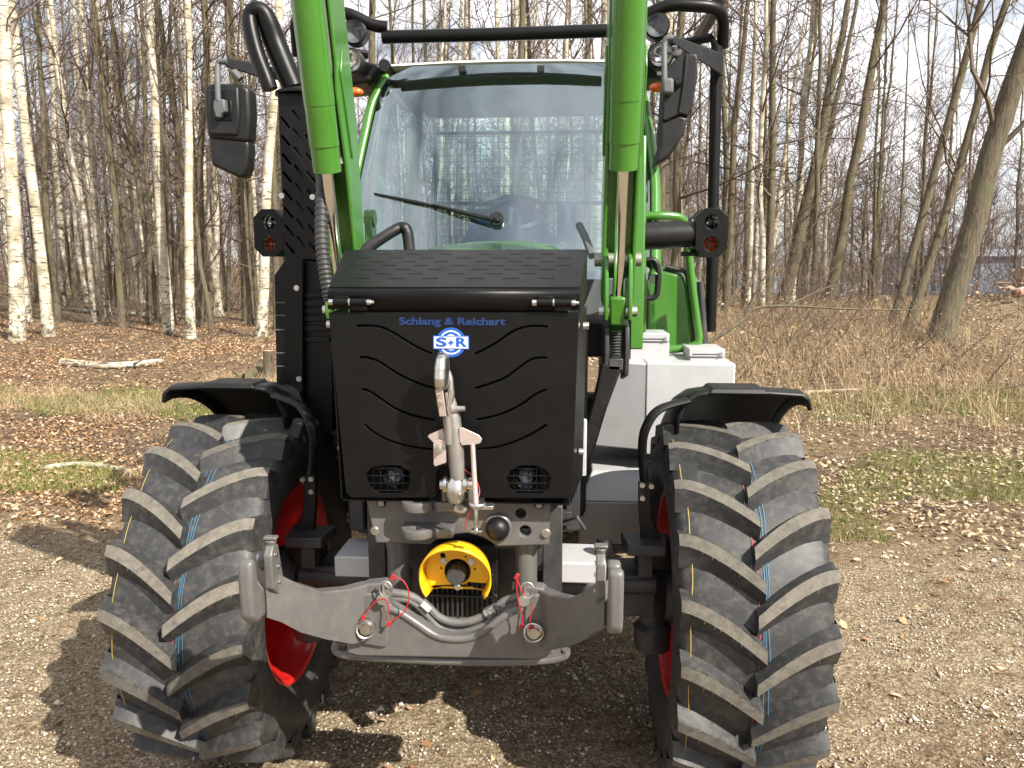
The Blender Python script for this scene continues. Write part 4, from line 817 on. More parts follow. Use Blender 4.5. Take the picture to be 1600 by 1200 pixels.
def onscreen(x, y, gap=.012):
    Y = 3.7
    for _ in range(12):
        q = W(x, y, Y); hw_, Ys = scr(q[2]); Y = Ys+.018*min(1, (q[0]/hw_)**2)-gap
    return W(x, y, Y)
wp = part('wiper', MB().tube([onscreen(772, 344, .03), onscreen(720, 331.5, .024), onscreen(676, 320, .018)], [.013, .010, .006], 8), M['plastic'], T)
part('wiper_blade', MB().tube([onscreen(x, y, .008) for x, y in ((722, 333), (686, 324), (650, 316), (584, 302))], [.004, .008, .010, .004], 6), M['plastic'], wp)
part('wiper_hub', MB().disc(onscreen(776, 344, .006), .032, (0, -1, .4), .02, 20).disc(onscreen(779, 344, .02), .014, (0, -1, .4), .02, 12), M['plastic'], wp)
part('grab_bar', MB().tube(smooth_path([W(*p) for p in [(560, 400, 2.8), (585, 380, 2.9), (620, 358, 3.0), (632, 356, 3.0), (637, 366, 3.0), (640, 395, 2.95)]], 3), .022, 8), M['plastic'], T, ang=60)
part('hood_hinge_bar', MB().ptube([(905, 352, 3.3), (914, 370, 3.2), (925, 400, 3.1)], .016, 8), M['cabgrey'], T)

# ================================================================== ground, wood and clearing
def ss(a, b, x): t = np.clip((x-a)/(b-a), 0, 1); return t*t*(3-2*t)
_rs = np.random.RandomState(11)
_wv = [(_rs.uniform(.2, 1.6), _rs.uniform(0, 6.28), _rs.uniform(0, 6.28)) for _ in range(14)]
def bumps(x, y):
    h = 0
    for k, a, ph in _wv: h = h+np.sin((x*math.cos(a)+y*math.sin(a))*k*2.2+ph)/(1+2*k)
    return h/14
MOUND = (7.45, 13.1)
def G(x, y):
    x = np.asarray(x, float); y = np.asarray(y, float)
    h = .50*ss(6, 14.5, y)+.32*ss(8.5, 12, y)*ss(1.5, 5, x)*(1-ss(16, 26, y))
    h = h+bumps(x, y)*(.02+.22*ss(5, 9, y))
    h = h+.50*np.exp(-(((x-MOUND[0])/1.15)**2+((y-MOUND[1])/1.5)**2))
    return h-.35*ss(32, 45, y)*ss(3, 14, x)
def hit(px, py):                       # where the line of sight through a photo pixel meets the ground
    d = ray(px, py); t = 1.0
    for _ in range(900):
        p = CAM+d*t
        if p[2] <= G(p[0], p[1]): break
        t += max(.02, (p[2]-float(G(p[0], p[1])))*.8)
    return p
def raw_mesh(name, v, f3=None, f4=None, mats=None, mi=None, smooth=False):
    me = bpy.data.meshes.new(name); v = np.asarray(v, np.float32); me.vertices.add(len(v)); me.vertices.foreach_set('co', v.ravel())
    loops, starts, tot = [], [], 0
    for f, k in ((f3, 3), (f4, 4)):
        if f is not None and len(f):
            f = np.asarray(f, np.int32); loops.append(f.ravel()); starts.append(tot+np.arange(len(f))*k); tot += f.size
    L_ = np.concatenate(loops); S_ = np.concatenate(starts)
    me.loops.add(len(L_)); me.loops.foreach_set('vertex_index', L_); me.polygons.add(len(S_)); me.polygons.foreach_set('loop_start', S_.astype(np.int32))
    if mi is not None: me.polygons.foreach_set('material_index', np.asarray(mi, np.int32))
    if smooth: me.polygons.foreach_set('use_smooth', np.ones(len(S_), bool))
    for m in mats or []: me.materials.append(m)
    me.update(calc_edges=True); me.validate(); return me
def newobj(name, me, parent=None):
    o = bpy.data.objects.new(name, me); COL.objects.link(o)
    if parent is not None: o.parent = parent
    return o

# ---- node materials of the place
def nmat(name):
    m = bpy.data.materials.new(name); m.use_nodes = True; nt = m.node_tree; return m, nt, nt.nodes['Principled BSDF'], nt.links.new
def N(nt, t, **k):
    n = nt.nodes.new(t)
    for a, b in k.items():
        if a.startswith('i_'):
            key = a[2:]; n.inputs[int(key) if key.isdigit() else key].default_value = b
        else: setattr(n, a, b)
    return n
def ramp(nt, stops):
    r = nt.nodes.new('ShaderNodeValToRGB'); e = r.color_ramp.elements
    e[0].position, e[0].color = stops[0][0], (*stops[0][1], 1); e[1].position, e[1].color = stops[-1][0], (*stops[-1][1], 1)
    for p, c in stops[1:-1]: q = e.new(p); q.color = (*c, 1)
    return r
def ground_mat():
    m, nt, b, L = nmat('gravel_and_leaf_litter'); geo = N(nt, 'ShaderNodeNewGeometry'); P = geo.outputs['Position']
    sep = N(nt, 'ShaderNodeSeparateXYZ'); L(P, sep.inputs[0])
    # gravel
    v1 = N(nt, 'ShaderNodeTexVoronoi', i_Scale=80.0); v2 = N(nt, 'ShaderNodeTexVoronoi', i_Scale=210.0); L(P, v1.inputs['Vector']); L(P, v2.inputs['Vector'])
    g1 = ramp(nt, [(0, (.22, .17, .115)), (.35, (.44, .365, .265)), (.7, (.60, .52, .40)), (1, (.76, .69, .57))]); s1 = N(nt, 'ShaderNodeSeparateColor'); L(v1.outputs['Color'], s1.inputs[0]); L(s1.outputs[0], g1.inputs[0])
    g2 = ramp(nt, [(0, (.18, .14, .095)), (1, (.66, .57, .44))]); s2 = N(nt, 'ShaderNodeSeparateColor'); L(v2.outputs['Color'], s2.inputs[0]); L(s2.outputs[1], g2.inputs[0])
    mg = N(nt, 'ShaderNodeMix', data_type='RGBA', i_0=.5); L(g1.outputs[0], mg.inputs[6]); L(g2.outputs[0], mg.inputs[7])
    cav = ramp(nt, [(.30, (1.05, 1.05, 1.05)), (.66, (.60, .54, .47))]); L(v1.outputs['Distance'], cav.inputs[0])  # stone gaps darker: dirt, plus the shade of pits painted into the colour
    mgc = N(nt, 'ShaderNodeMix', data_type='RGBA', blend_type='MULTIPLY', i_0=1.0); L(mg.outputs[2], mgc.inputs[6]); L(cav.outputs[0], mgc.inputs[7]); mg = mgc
    nl = N(nt, 'ShaderNodeTexNoise', i_Scale=1.3, i_Detail=7.0, i_Roughness=.62); L(P, nl.inputs['Vector'])
    rl = ramp(nt, [(.30, (.78, .71, .62)), (.46, (1.15, 1.12, 1.06)), (.68, (1.32, 1.30, 1.25))]); L(nl.outputs[0], rl.inputs[0])
    gg = N(nt, 'ShaderNodeMix', data_type='RGBA', blend_type='MULTIPLY', i_0=1.0); L(mg.outputs[2], gg.inputs[6]); L(rl.outputs[0], gg.inputs[7])
    nd = N(nt, 'ShaderNodeTexNoise', i_Scale=11.0, i_Detail=9.0, i_Roughness=.72, i_Distortion=.4); L(P, nd.inputs['Vector'])
    rd = ramp(nt, [(.34, (.42, .35, .28)), (.45, (.95, .93, .89)), (.7, (1.06, 1.05, 1.02))]); L(nd.outputs[0], rd.inputs[0])  # dark specks of litter, and shadow in the pits painted into the gravel
    g3 = N(nt, 'ShaderNodeMix', data_type='RGBA', blend_type='MULTIPLY', i_0=1.0); L(gg.outputs[2], g3.inputs[6]); L(rd.outputs[0], g3.inputs[7]); gg = g3
    # litter
    nf = N(nt, 'ShaderNodeTexNoise', i_Scale=26.0, i_Detail=8.0, i_Roughness=.7); L(P, nf.inputs['Vector'])
    lf = ramp(nt, [(.3, (.11, .075, .045)), (.48, (.26, .18, .11)), (.62, (.43, .32, .20)), (.8, (.58, .46, .32))]); L(nf.outputs[0], lf.inputs[0])
    ng = N(nt, 'ShaderNodeTexNoise', i_Scale=.9, i_Detail=5.0); L(P, ng.inputs['Vector'])
    # gravel edge: Y + .12 X + noise against 5.3
    a1 = N(nt, 'ShaderNodeMath', operation='MULTIPLY_ADD', i_1=.03); L(sep.outputs[0], a1.inputs[0]); L(sep.outputs[1], a1.inputs[2])
    a2 = N(nt, 'ShaderNodeMath', operation='MULTIPLY_ADD', i_1=2.4); L(nl.outputs[0], a2.inputs[0]); L(a1.outputs[0], a2.inputs[2])
    a3 = N(nt, 'ShaderNodeMath', operation='MULTIPLY_ADD', i_1=.5); L(nf.outputs[0], a3.inputs[0]); L(a2.outputs[0], a3.inputs[2])
    mr = N(nt, 'ShaderNodeMapRange', interpolation_type='SMOOTHSTEP', i_1=6.2, i_2=6.8); L(a3.outputs[0], mr.inputs[0])
    # sand on the mound
    dm = N(nt, 'ShaderNodeVectorMath', operation='DISTANCE'); dm.inputs[1].default_value = (MOUND[0], MOUND[1]-.3, 1.0); L(P, dm.inputs[0])
    md = N(nt, 'ShaderNodeMapRange', interpolation_type='SMOOTHSTEP', i_1=2.3, i_2=1.5); L(dm.outputs['Value'], md.inputs[0])
    mxa = N(nt, 'ShaderNodeMix', data_type='RGBA'); L(mr.outputs[0], mxa.inputs[0]); L(gg.outputs[2], mxa.inputs[6]); L(lf.outputs[0], mxa.inputs[7])
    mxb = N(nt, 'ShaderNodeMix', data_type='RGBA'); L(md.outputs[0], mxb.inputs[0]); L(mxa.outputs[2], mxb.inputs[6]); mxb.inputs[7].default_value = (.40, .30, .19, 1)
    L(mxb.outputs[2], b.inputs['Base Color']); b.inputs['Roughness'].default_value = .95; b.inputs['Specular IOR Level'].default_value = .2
    ad = N(nt, 'ShaderNodeMath', operation='ADD'); L(v1.outputs['Distance'], ad.inputs[0]); L(v2.outputs['Distance'], ad.inputs[1])
    bp = N(nt, 'ShaderNodeBump', i_Strength=1.0, i_Distance=.016, invert=True); L(ad.outputs[0], bp.inputs['Height'])
    bp3 = N(nt, 'ShaderNodeBump', i_Strength=.9, i_Distance=.05); L(nd.outputs[0], bp3.inputs['Height']); L(bp.outputs[0], bp3.inputs['Normal']); bp = bp3
    bp2 = N(nt, 'ShaderNodeBump', i_Strength=.6, i_Distance=.05); L(nf.outputs[0], bp2.inputs['Height']); L(bp.outputs[0], bp2.inputs['Normal']); L(bp2.outputs[0], b.inputs['Normal'])
    return m
def island_mat(name, stops, rough=.85, trans=0, bump=None):
    m, nt, b, L = nmat(name); g = N(nt, 'ShaderNodeNewGeometry'); r = ramp(nt, stops); L(g.outputs['Random Per Island'], r.inputs[0]); L(r.outputs[0], b.inputs['Base Color'])
    b.inputs['Roughness'].default_value = rough; b.inputs['Specular IOR Level'].default_value = .25
    if trans:
        o = nt.nodes['Material Output']; t = N(nt, 'ShaderNodeBsdfTranslucent'); L(r.outputs[0], t.inputs[0]); mx_ = N(nt, 'ShaderNodeMixShader', i_0=trans); L(b.outputs[0], mx_.inputs[1]); L(t.outputs[0], mx_.inputs[2]); L(mx_.outputs[0], o.inputs[0])
    return m
def birch_mat():
    m, nt, b, L = nmat('birch_bark'); t = N(nt, 'ShaderNodeTexCoord'); inf = N(nt, 'ShaderNodeObjectInfo')
    off = N(nt, 'ShaderNodeVectorMath', operation='ADD'); L(t.outputs['Object'], off.inputs[0]); L(inf.outputs['Location'], off.inputs[1])
    mp = N(nt, 'ShaderNodeMapping'); mp.inputs['Scale'].default_value = (3.2, 3.2, 17); L(off.outputs[0], mp.inputs[0])
    n1 = N(nt, 'ShaderNodeTexNoise', i_Scale=1.7, i_Detail=5.0, i_Roughness=.6); L(mp.outputs[0], n1.inputs['Vector'])
    n2 = N(nt, 'ShaderNodeTexNoise', i_Scale=4.0, i_Detail=6.0); L(off.outputs[0], n2.inputs['Vector'])
    n3 = N(nt, 'ShaderNodeTexNoise', i_Scale=9.0, i_Detail=8.0, i_Roughness=.7); L(off.outputs[0], n3.inputs['Vector'])
    base = ramp(nt, [(.3, (.26, .225, .15)), (.5, (.47, .42, .32)), (.7, (.66, .62, .52))]); L(n2.outputs[0], base.inputs[0])
    mk = ramp(nt, [(.56, (0, 0, 0)), (.64, (1, 1, 1))]); L(n1.outputs[0], mk.inputs[0])
    sp = N(nt, 'ShaderNodeSeparateXYZ'); L(t.outputs['Object'], sp.inputs[0])
    zz = N(nt, 'ShaderNodeMapRange', i_1=0.0, i_2=1.8, i_3=.15, i_4=0.0); L(sp.outputs[2], zz.inputs[0])
    ad = N(nt, 'ShaderNodeMath', operation='ADD'); L(n3.outputs[0], ad.inputs[0]); L(zz.outputs[0], ad.inputs[1])
    fs = ramp(nt, [(.62, (0, 0, 0)), (.72, (1, 1, 1))]); L(ad.outputs[0], fs.inputs[0])
    mxm = N(nt, 'ShaderNodeMath', operation='MAXIMUM'); L(mk.outputs[0], mxm.inputs[0]); L(fs.outputs[0], mxm.inputs[1])
    c = N(nt, 'ShaderNodeMix', data_type='RGBA'); L(mxm.outputs[0], c.inputs[0]); L(base.outputs[0], c.inputs[6]); c.inputs[7].default_value = (.07, .055, .04, 1)
    L(c.outputs[2], b.inputs['Base Color']); b.inputs['Roughness'].default_value = .8
    bp = N(nt, 'ShaderNodeBump', i_Strength=.5, i_Distance=.01); L(n3.outputs[0], bp.inputs['Height']); L(bp.outputs[0], b.inputs['Normal']); return m
def bark_mat(name, c0, c1, moss):
    m, nt, b, L = nmat(name); t = N(nt, 'ShaderNodeTexCoord'); inf = N(nt, 'ShaderNodeObjectInfo')
    off = N(nt, 'ShaderNodeVectorMath', operation='ADD'); L(t.outputs['Object'], off.inputs[0]); L(inf.outputs['Location'], off.inputs[1])
    mp = N(nt, 'ShaderNodeMapping'); mp.inputs['Scale'].default_value = (22, 22, 3.0); L(off.outputs[0], mp.inputs[0])
    n1 = N(nt, 'ShaderNodeTexNoise', i_Scale=1.6, i_Detail=7.0, i_Roughness=.65, i_Distortion=.6); L(mp.outputs[0], n1.inputs['Vector'])
    n2 = N(nt, 'ShaderNodeTexNoise', i_Scale=2.2, i_Detail=5.0); L(off.outputs[0], n2.inputs['Vector'])
    r = ramp(nt, [(.32, c0), (.66, c1)]); L(n1.outputs[0], r.inputs[0])
    mk = ramp(nt, [(.45, (0, 0, 0)), (.7, (.65, .65, .65))]); L(n2.outputs[0], mk.inputs[0])
    c = N(nt, 'ShaderNodeMix', data_type='RGBA'); L(mk.outputs[0], c.inputs[0]); L(r.outputs[0], c.inputs[6]); c.inputs[7].default_value = (*moss, 1)
    L(c.outputs[2], b.inputs['Base Color']); b.inputs['Roughness'].default_value = .9
    bp = N(nt, 'ShaderNodeBump', i_Strength=.8, i_Distance=.02); L(n1.outputs[0], bp.inputs['Height']); L(bp.outputs[0], b.inputs['Normal']); return m
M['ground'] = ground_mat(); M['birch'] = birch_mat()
M['bark'] = bark_mat('olive_bark', (.045, .036, .024), (.165, .135, .085), (.12, .112, .048))
M['oak'] = bark_mat('oak_bark', (.032, .026, .018), (.155, .122, .080), (.10, .10, .045))
M['twig'] = mat('twigs', (.115, .085, .060), .85, 0, .4, 3, rvar=0)
M['twigbirch'] = mat('birch_twigs', (.125, .085, .068), .85, 0, .4, 3, rvar=0)
M['stone'] = island_mat('pebbles', [(0, (.25, .20, .14)), (.4, (.43, .36, .27)), (.8, (.56, .49, .39)), (1, (.62, .56, .47))])
M['leaf'] = island_mat('dry_leaves', [(0, (.15, .075, .036)), (.3, (.33, .18, .09)), (.65, (.50, .325, .185)), (1, (.66, .52, .36))], .8, .25)
M['paleleaf'] = island_mat('pale_dry_leaves', [(0, (.19, .135, .075)), (.3, (.38, .28, .165)), (.65, (.54, .43, .28)), (1, (.72, .62, .47))], .8, .25)
M['straw'] = island_mat('dry_grass', [(0, (.24, .16, .085)), (.5, (.47, .35, .21)), (1, (.66, .53, .35))], .8, .25)
M['grass'] = island_mat('green_grass', [(0, (.11, .15, .03)), (.6, (.21, .26, .065)), (1, (.40, .37, .16))], .7, .3)
M['wood'] = mat('cut_wood', (.42, .30, .18), .85, 0, .25, 12, .4, 90)
M['oldwood'] = mat('weathered_plank', (.36, .27, .19), .85, 0, .35, 9, .4, 90)
M['brick'] = mat('broken_brick', (.36, .17, .12), .9, 0, .4, 9, .5, 60)
M['concrete'] = mat('rubble_concrete', (.42, .39, .35), .9, 0, .3, 9, .5, 60)
M['water'] = mat('pond_water', (.05, .08, .12), .12, 0, 0, 5, .25, 1.5, rvar=0)

# ---- ground sheet
def axis(*segs):
    out = []
    for a, b, s in segs: out += list(np.arange(a, b, s))
    return np.array(out+[segs[-1][1]])
xs = axis((-900, -150, 250), (-150, -30, 12), (-30, -9, .6), (-9, 10, .12), (10, 32, .6), (32, 150, 12), (150, 900, 250)); ys = axis((-300, -20, 70), (-20, -1, 1), (-1, 8, .09), (8, 22, .25), (22, 60, 1.2), (60, 200, 14), (200, 1400, 300))
XX, YY = np.meshgrid(xs, ys); ZZ = G(XX, YY)
near = (np.abs(XX) < 9.5) & (YY > -1) & (YY < 14)
ZZ = ZZ+np.where(near, _rs.normal(0, .0075, ZZ.shape), 0)
nx, ny = len(xs), len(ys); idx = np.arange(nx*ny).reshape(ny, nx)
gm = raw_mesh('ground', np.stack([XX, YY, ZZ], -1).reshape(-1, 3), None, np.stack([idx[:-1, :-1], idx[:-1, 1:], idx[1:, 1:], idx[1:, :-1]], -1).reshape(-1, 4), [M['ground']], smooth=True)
tag(newobj('ground', gm), kind='structure')
pz = float(G(30, 60))+.02
pw = MB().prism([(12, 46, .22), (90, 46, .22), (140, 150, .22), (10, 150, .22)], (0, 0, -.3)); tag(part('pond', pw, M['water']), kind='structure')

sh = thing('shed', 'long low blue-grey shed far behind the trees on the right', 'shed', (46, 66, .15))
part('shed_wall', MB().box((46, 66, 1.3), (38, 8, 2.3)), mat('blue_grey_cladding', (.20, .27, .38), .5, 0, .15, 2), sh)
part('shed_roof', MB().prism([(26.6, 61.6, 2.45), (26.6, 66, 3.0), (26.6, 70.4, 2.45)], (38.8, 0, 0)), mat('grey_roofing', (.30, .34, .40), .6, 0, .1, 2), sh)

# ---- pebbles
def scatter(n, x0, x1, y0, y1, keep, seed):
    r = np.random.RandomState(seed); x = r.uniform(x0, x1, n*3); y = r.uniform(y0, y1, n*3); k = keep(x, y, r); x, y = x[k][:n], y[k][:n]; return x, y, r
def edge(x, y): return y+.03*x-5.05
def pebbles(name, n, x0, x1, y0, y1, smin, smax, seed, label):
    x, y, r = scatter(n, x0, x1, y0, y1, lambda x, y, r: (edge(x, y)+r.normal(0, .35, len(x)) < 0) & (r.uniform(0, 1, len(x)) < np.clip(3.2/np.maximum(y, 1), .2, 1)), seed); n = len(x)
    s = smin+(smax-smin)*r.uniform(0, 1, n)**2.5; z = G(x, y)+s*.15
    oc = np.array([(1,0,0),(-1,0,0),(0,1,0),(0,-1,0),(0,0,.75),(0,0,-.5)], float)
    v = oc[None]*s[:, None, None]*(1+r.uniform(-.35, .35, (n, 6, 3))); v[:, :, :] += r.uniform(-.25, .25, (n, 6, 3))*s[:, None, None]
    a = r.uniform(0, 6.28, n); ca, sa = np.cos(a)[:, None], np.sin(a)[:, None]
    vx = v[:, :, 0]*ca-v[:, :, 1]*sa; vy = v[:, :, 0]*sa+v[:, :, 1]*ca
    v = np.stack([vx+x[:, None], vy+y[:, None], v[:, :, 2]+z[:, None]], -1).reshape(-1, 3)
    f = np.array([(0,2,4),(2,1,4),(1,3,4),(3,0,4),(2,0,5),(1,2,5),(3,1,5),(0,3,5)]); F = (f[None]+(np.arange(n)*6)[:, None, None]).reshape(-1, 3)
    tag(newobj(name, raw_mesh(name, v, F, None, [M['stone']])), label, 'gravel', kind='stuff')
pebbles('gravel', 80000, -4.5, 4.5, 1.2, 6.2, .003, .0085, 3, 'fine loose gravel covering the yard')
pebbles('pebbles', 1100, -4.5, 4.5, 1.2, 6.2, .009, .019, 4, 'larger pebbles strewn over the gravel yard')

# ---- fallen leaves
def blades(name, x, y, r, h0, h1, w0, lean, matn, label, cat, seg=3):
    n = len(x); h = r.uniform(h0, h1, n); a = r.uniform(0, 6.28, n); ln = r.uniform(.15, 1, n)*lean*h; w = w0*r.uniform(.6, 1.4, n); z = G(x, y)-.01; V_ = []
    b = r.uniform(0, 6.28, n)
    for k in range(seg+1):
        t = k/seg; cx, cy, cz = x+np.cos(a)*ln*t**1.8, y+np.sin(a)*ln*t**1.8, z+h*(t-.18*t*t*ln/h)
        ww = w*(1-t*.92)
        V_.append(np.stack([cx-np.cos(b)*ww, cy-np.sin(b)*ww, cz], -1)); V_.append(np.stack([cx+np.cos(b)*ww, cy+np.sin(b)*ww, cz], -1))
    v = np.stack(V_, 1).reshape(-1, 3); m_ = 2*(seg+1); f = np.array([(2*k, 2*k+1, 2*k+3, 2*k+2) for k in range(seg)]); F = (f[None]+(np.arange(n)*m_)[:, None, None]).reshape(-1, 4)
    return tag(newobj(name, raw_mesh(name, v, None, F, [M[matn]])), label, cat, kind='stuff')
def leaves(name, n, x0, x1, y0, y1, keep, seed, label, smin=.009, smax=.026, lift=.03, mt='leaf'):
    x, y, r = scatter(n, x0, x1, y0, y1, keep, seed); n = len(x); s = r.uniform(smin, smax, n); z = G(x, y)+r.uniform(.002, lift, n)
    shp = np.array([(-1, 0, 0), (-.35, -.55, 0), (.45, -.5, 0), (1.05, 0, 0), (.45, .5, 0), (-.35, .55, 0)], float)
    v = np.repeat(shp[None], n, 0)*s[:, None, None]; cu = r.uniform(-.2, .7, n)
    v[:, :, 2] = np.abs(v[:, :, 1])*cu[:, None]*1.6+v[:, :, 0]**2/s[:, None]*r.uniform(-.2, .5, n)[:, None]
    yaw, tx, ty = r.uniform(0, 6.28, n), r.normal(0, .4, n), r.normal(0, .4, n)
    vx, vy, vz = v[:, :, 0], v[:, :, 1], v[:, :, 2]
    vy, vz = vy*np.cos(tx)[:, None]-vz*np.sin(tx)[:, None], vy*np.sin(tx)[:, None]+vz*np.cos(tx)[:, None]
    vx, vz = vx*np.cos(ty)[:, None]+vz*np.sin(ty)[:, None], -vx*np.sin(ty)[:, None]+vz*np.cos(ty)[:, None]
    vx, vy = vx*np.cos(yaw)[:, None]-vy*np.sin(yaw)[:, None], vx*np.sin(yaw)[:, None]+vy*np.cos(yaw)[:, None]
    v = np.stack([vx+x[:, None], vy+y[:, None], vz+z[:, None]], -1).reshape(-1, 3); f = np.array([(0, 1, 2, 3), (0, 3, 4, 5)]); F = (f[None]+(np.arange(n)*6)[:, None, None]).reshape(-1, 4)
    tag(newobj(name, raw_mesh(name, v, None, F, [M[mt]])), label, 'leaves', kind='stuff')
_dk = [(np.random.RandomState(5).uniform(.8, 4, 9)[i], np.random.RandomState(6).uniform(0, 6.28, 9)[i], np.random.RandomState(7).uniform(0, 6.28, 9)[i]) for i in range(9)]
def drift(x, y): return .30+.70*ss(-1.2, 1.6, sum(np.sin((x*math.cos(a)+y*math.sin(a))*q+p) for q, a, p in _dk))
leaves('fallen_leaves', 70000, -13, 0, 4.6, 17, lambda x, y, r: (edge(x, y)+r.normal(0, .35, len(x)) > 0) & (np.abs(x) < 1.5+y*.75) & (r.uniform(0, 1, len(x)) < np.clip(7.5/y, .2, 1)*drift(x, y)), 21, 'reddish brown dry leaves littering the clearing left of the tractor')
leaves('fallen_leaves', 30000, 0, 13, 4.6, 14, lambda x, y, r: (edge(x, y)+r.normal(0, .35, len(x)) > 0) & (x < 2+y*.75) & (r.uniform(0, 1, len(x)) < np.clip(7.5/y, .2, 1)*drift(x, y)), 22, 'pale brown dry leaves lying in the grass right of the tractor', mt='paleleaf')
leaves('scattered_leaves', 420, -4.5, 4.5, 2.2, 5.4, lambda x, y, r: edge(x, y) < 0, 23, 'single dry leaves blown onto the gravel', .012, .028, .012)
def patchy(s, th):
    rr = np.random.RandomState(s); k = [(rr.uniform(1.0, 3.5), rr.uniform(0, 6.28), rr.uniform(0, 6.28)) for _ in range(9)]
    return lambda x, y: sum(np.sin((x*math.cos(a)+y*math.sin(a))*q+p) for q, a, p in k) > th
pt = patchy(3, .3); pt2 = patchy(8, .9)
x, y, r = scatter(30000, 1.6, 9.5, 4.9, 9.8, lambda x, y, r: pt(x, y) & (edge(x, y) > .1), 31); blades('grass', x, y, r, .03, .11, .0028, .9, 'grass', 'short green grass in patches on the verge right of the tractor', 'grass')
x, y, r = scatter(22000, -7.5, -1.6, 5.8, 9.8, lambda x, y, r: pt2(x, y), 32); blades('grass', x, y, r, .03, .12, .003, .9, 'grass', 'sparse green grass in the leaf litter left of the tractor', 'grass')
x, y, r = scatter(24000, 1.6, 14, 8.0, 17, lambda x, y, r: (x < 2.5+y*.72) & (r.uniform(0, 1, len(x)) < .35+.65*ss(8, 10, y)) & (((x-MOUND[0]+.1)/1.3)**2+((y-MOUND[1]+.8)/2.6)**2 > 1), 33); blades('tall_dry_grass', x, y, r, .10, .46, .0032, 1.1, 'straw', 'tall dry straw-coloured grass in front of the trees on the right', 'dry grass', 4)
x, y, r = scatter(12000, -8, -1.4, 6.0, 10.5, lambda x, y, r: pt2(x+1, y), 34); blades('dry_grass', x, y, r, .05, .18, .0028, 1.1, 'straw', 'thin dry grass between the leaves left of the tractor', 'dry grass', 3)

# ---- trees
class Segs:
    def __init__(s): s.a = []; s.b = []; s.r0 = []; s.r1 = []
    def add(s, p, q, r0, r1): s.a.append(p); s.b.append(q); s.r0.append(r0); s.r1.append(r1)
    def geo(s, n=3):
        A, B = np.array(s.a), np.array(s.b); r0, r1 = np.array(s.r0), np.array(s.r1); d = B-A; d /= np.linalg.norm(d, axis=1, keepdims=True)+1e-9
        ref = np.where(np.abs(d[:, 2:3]) < .9, np.array([[0, 0, 1.]]), np.array([[1., 0, 0]])); u = np.cross(d, ref); u /= np.linalg.norm(u, axis=1, keepdims=True)+1e-9; w = np.cross(d, u)
        ring = [np.cos(2*np.pi*k/n)*u+np.sin(2*np.pi*k/n)*w for k in range(n)]
        v = np.stack([A+c*r0[:, None] for c in ring]+[B+c*r1[:, None] for c in ring], 1).reshape(-1, 3)
        f = np.array([(k, (k+1) % n, n+(k+1) % n, n+k) for k in range(n)]); F = (f[None]+(np.arange(len(A))*2*n)[:, None, None]).reshape(-1, 4); return v, F
def rdir(r, az, el): return np.array([math.cos(az)*math.cos(el), math.sin(az)*math.cos(el), math.sin(el)])
def branch(sg, r, p, d, L_, rad, depth, droop, nsub):
    k = max(2, int(2+L_*1.6)) if depth else 2; st = L_/k; pts = [p]; q = np.array(p)
    for i in range(k):
        d = d+r.normal(0, .16, 3)+np.array([0, 0, (.10 if not droop else -.04)]); d /= np.linalg.norm(d); q2 = q+d*st
        sg.add(q, q2, max(rad*(1-i/k*.75), .0022), max(rad*(1-(i+1)/k*.75), .0018)); q = q2; pts.append(q)
    if depth:
        for j in range(nsub):
            t = r.uniform(.15, 1); i = min(int(t*k), k-1); f = t*k-i; s = pts[i]*(1-f)+pts[i+1]*f
            dd = pts[i+1]-pts[i]; dd = dd/(np.linalg.norm(dd)+1e-9); o = r.normal(0, 1, 3); o -= dd*o.dot(dd); o /= np.linalg.norm(o)+1e-9
            nd = dd*.65+o*.75; nd /= np.linalg.norm(nd); branch(sg, r, s, nd, L_*r.uniform(.28, .55), rad*.5, depth-1, droop, max(2, int(nsub*.75)))
def trunk_path(r, base, tip, H, wig):
    ax = np.array(tip)-np.array(base); ax = ax/ax[2]; n = 15; P = []; w = np.zeros(3)
    for i in range(n+1):
        t = i/n; z = H*t
        if i: w = w*.85+np.array([r.normal(0, wig), r.normal(0, wig), 0])
        P.append(ax*z*(1-.0*t)+w*min(1, t*6))
    return P
def make_tree_meshes(r, P, r0, kind, nb, t0, Lb, depth=2, nsub=5, sides=10, rlow=.028):
    n = len(P)-1; tp = []; rad = []
    flare = 1.35 if kind != 'birch' else 1.25
    for i, p in enumerate(P):
        t = i/n; rr = r0*((1-t)**.75*.95+.03)
        if i == 0:
            tp += [p-np.array([0, 0, .15]), p+np.array([0, 0, .03]), p+(P[1]-P[0])*.18]; rad += [rr*flare*1.05, rr*flare, rr*1.08]
        else: tp.append(p); rad.append(rr)
    mb = MB().tube(tp, rad, sides, cap=False); tm = mb.mesh('trunk'); finish(tm, M['birch'] if kind == 'birch' else M['oak'] if kind == 'oak' else M['bark'], 180, False)
    sg = Segs()
    for k in range(nb):
        t = t0+(1-t0)*r.uniform(0, 1)**.8; i = min(int(t*n), n-1); f = t*n-i; s = P[i]*(1-f)+P[i+1]*f
        el = r.uniform(.15, .95) if kind != 'birch' else r.uniform(.45, 1.1)
        L_ = Lb*(1-.65*t)*r.uniform(.5, 1.25); rad0 = max(.006, min(rlow, r0*.38*(1-t*.7)))*r.uniform(.6, 1.1)
        branch(sg, r, s, rdir(r, r.uniform(0, 6.28), el), L_, rad0, depth, kind == 'birch' and r.uniform() < .5, nsub)
    v, F = sg.geo(3); cm = raw_mesh('crown', v, None, F, [M['twigbirch'] if kind == 'birch' else M['twig']]); return tm, cm
def put_tree(name, meshes, base, label, group=None, rot=0, sc=1, tilt=None):
    e = thing(name, label, 'tree', tuple(base), group); e.rotation_euler = (tilt[0], tilt[1], rot) if tilt else (0, 0, rot); e.scale = (sc, sc, sc)
    newobj('trunk', meshes[0], e); newobj('crown', meshes[1], e); return e
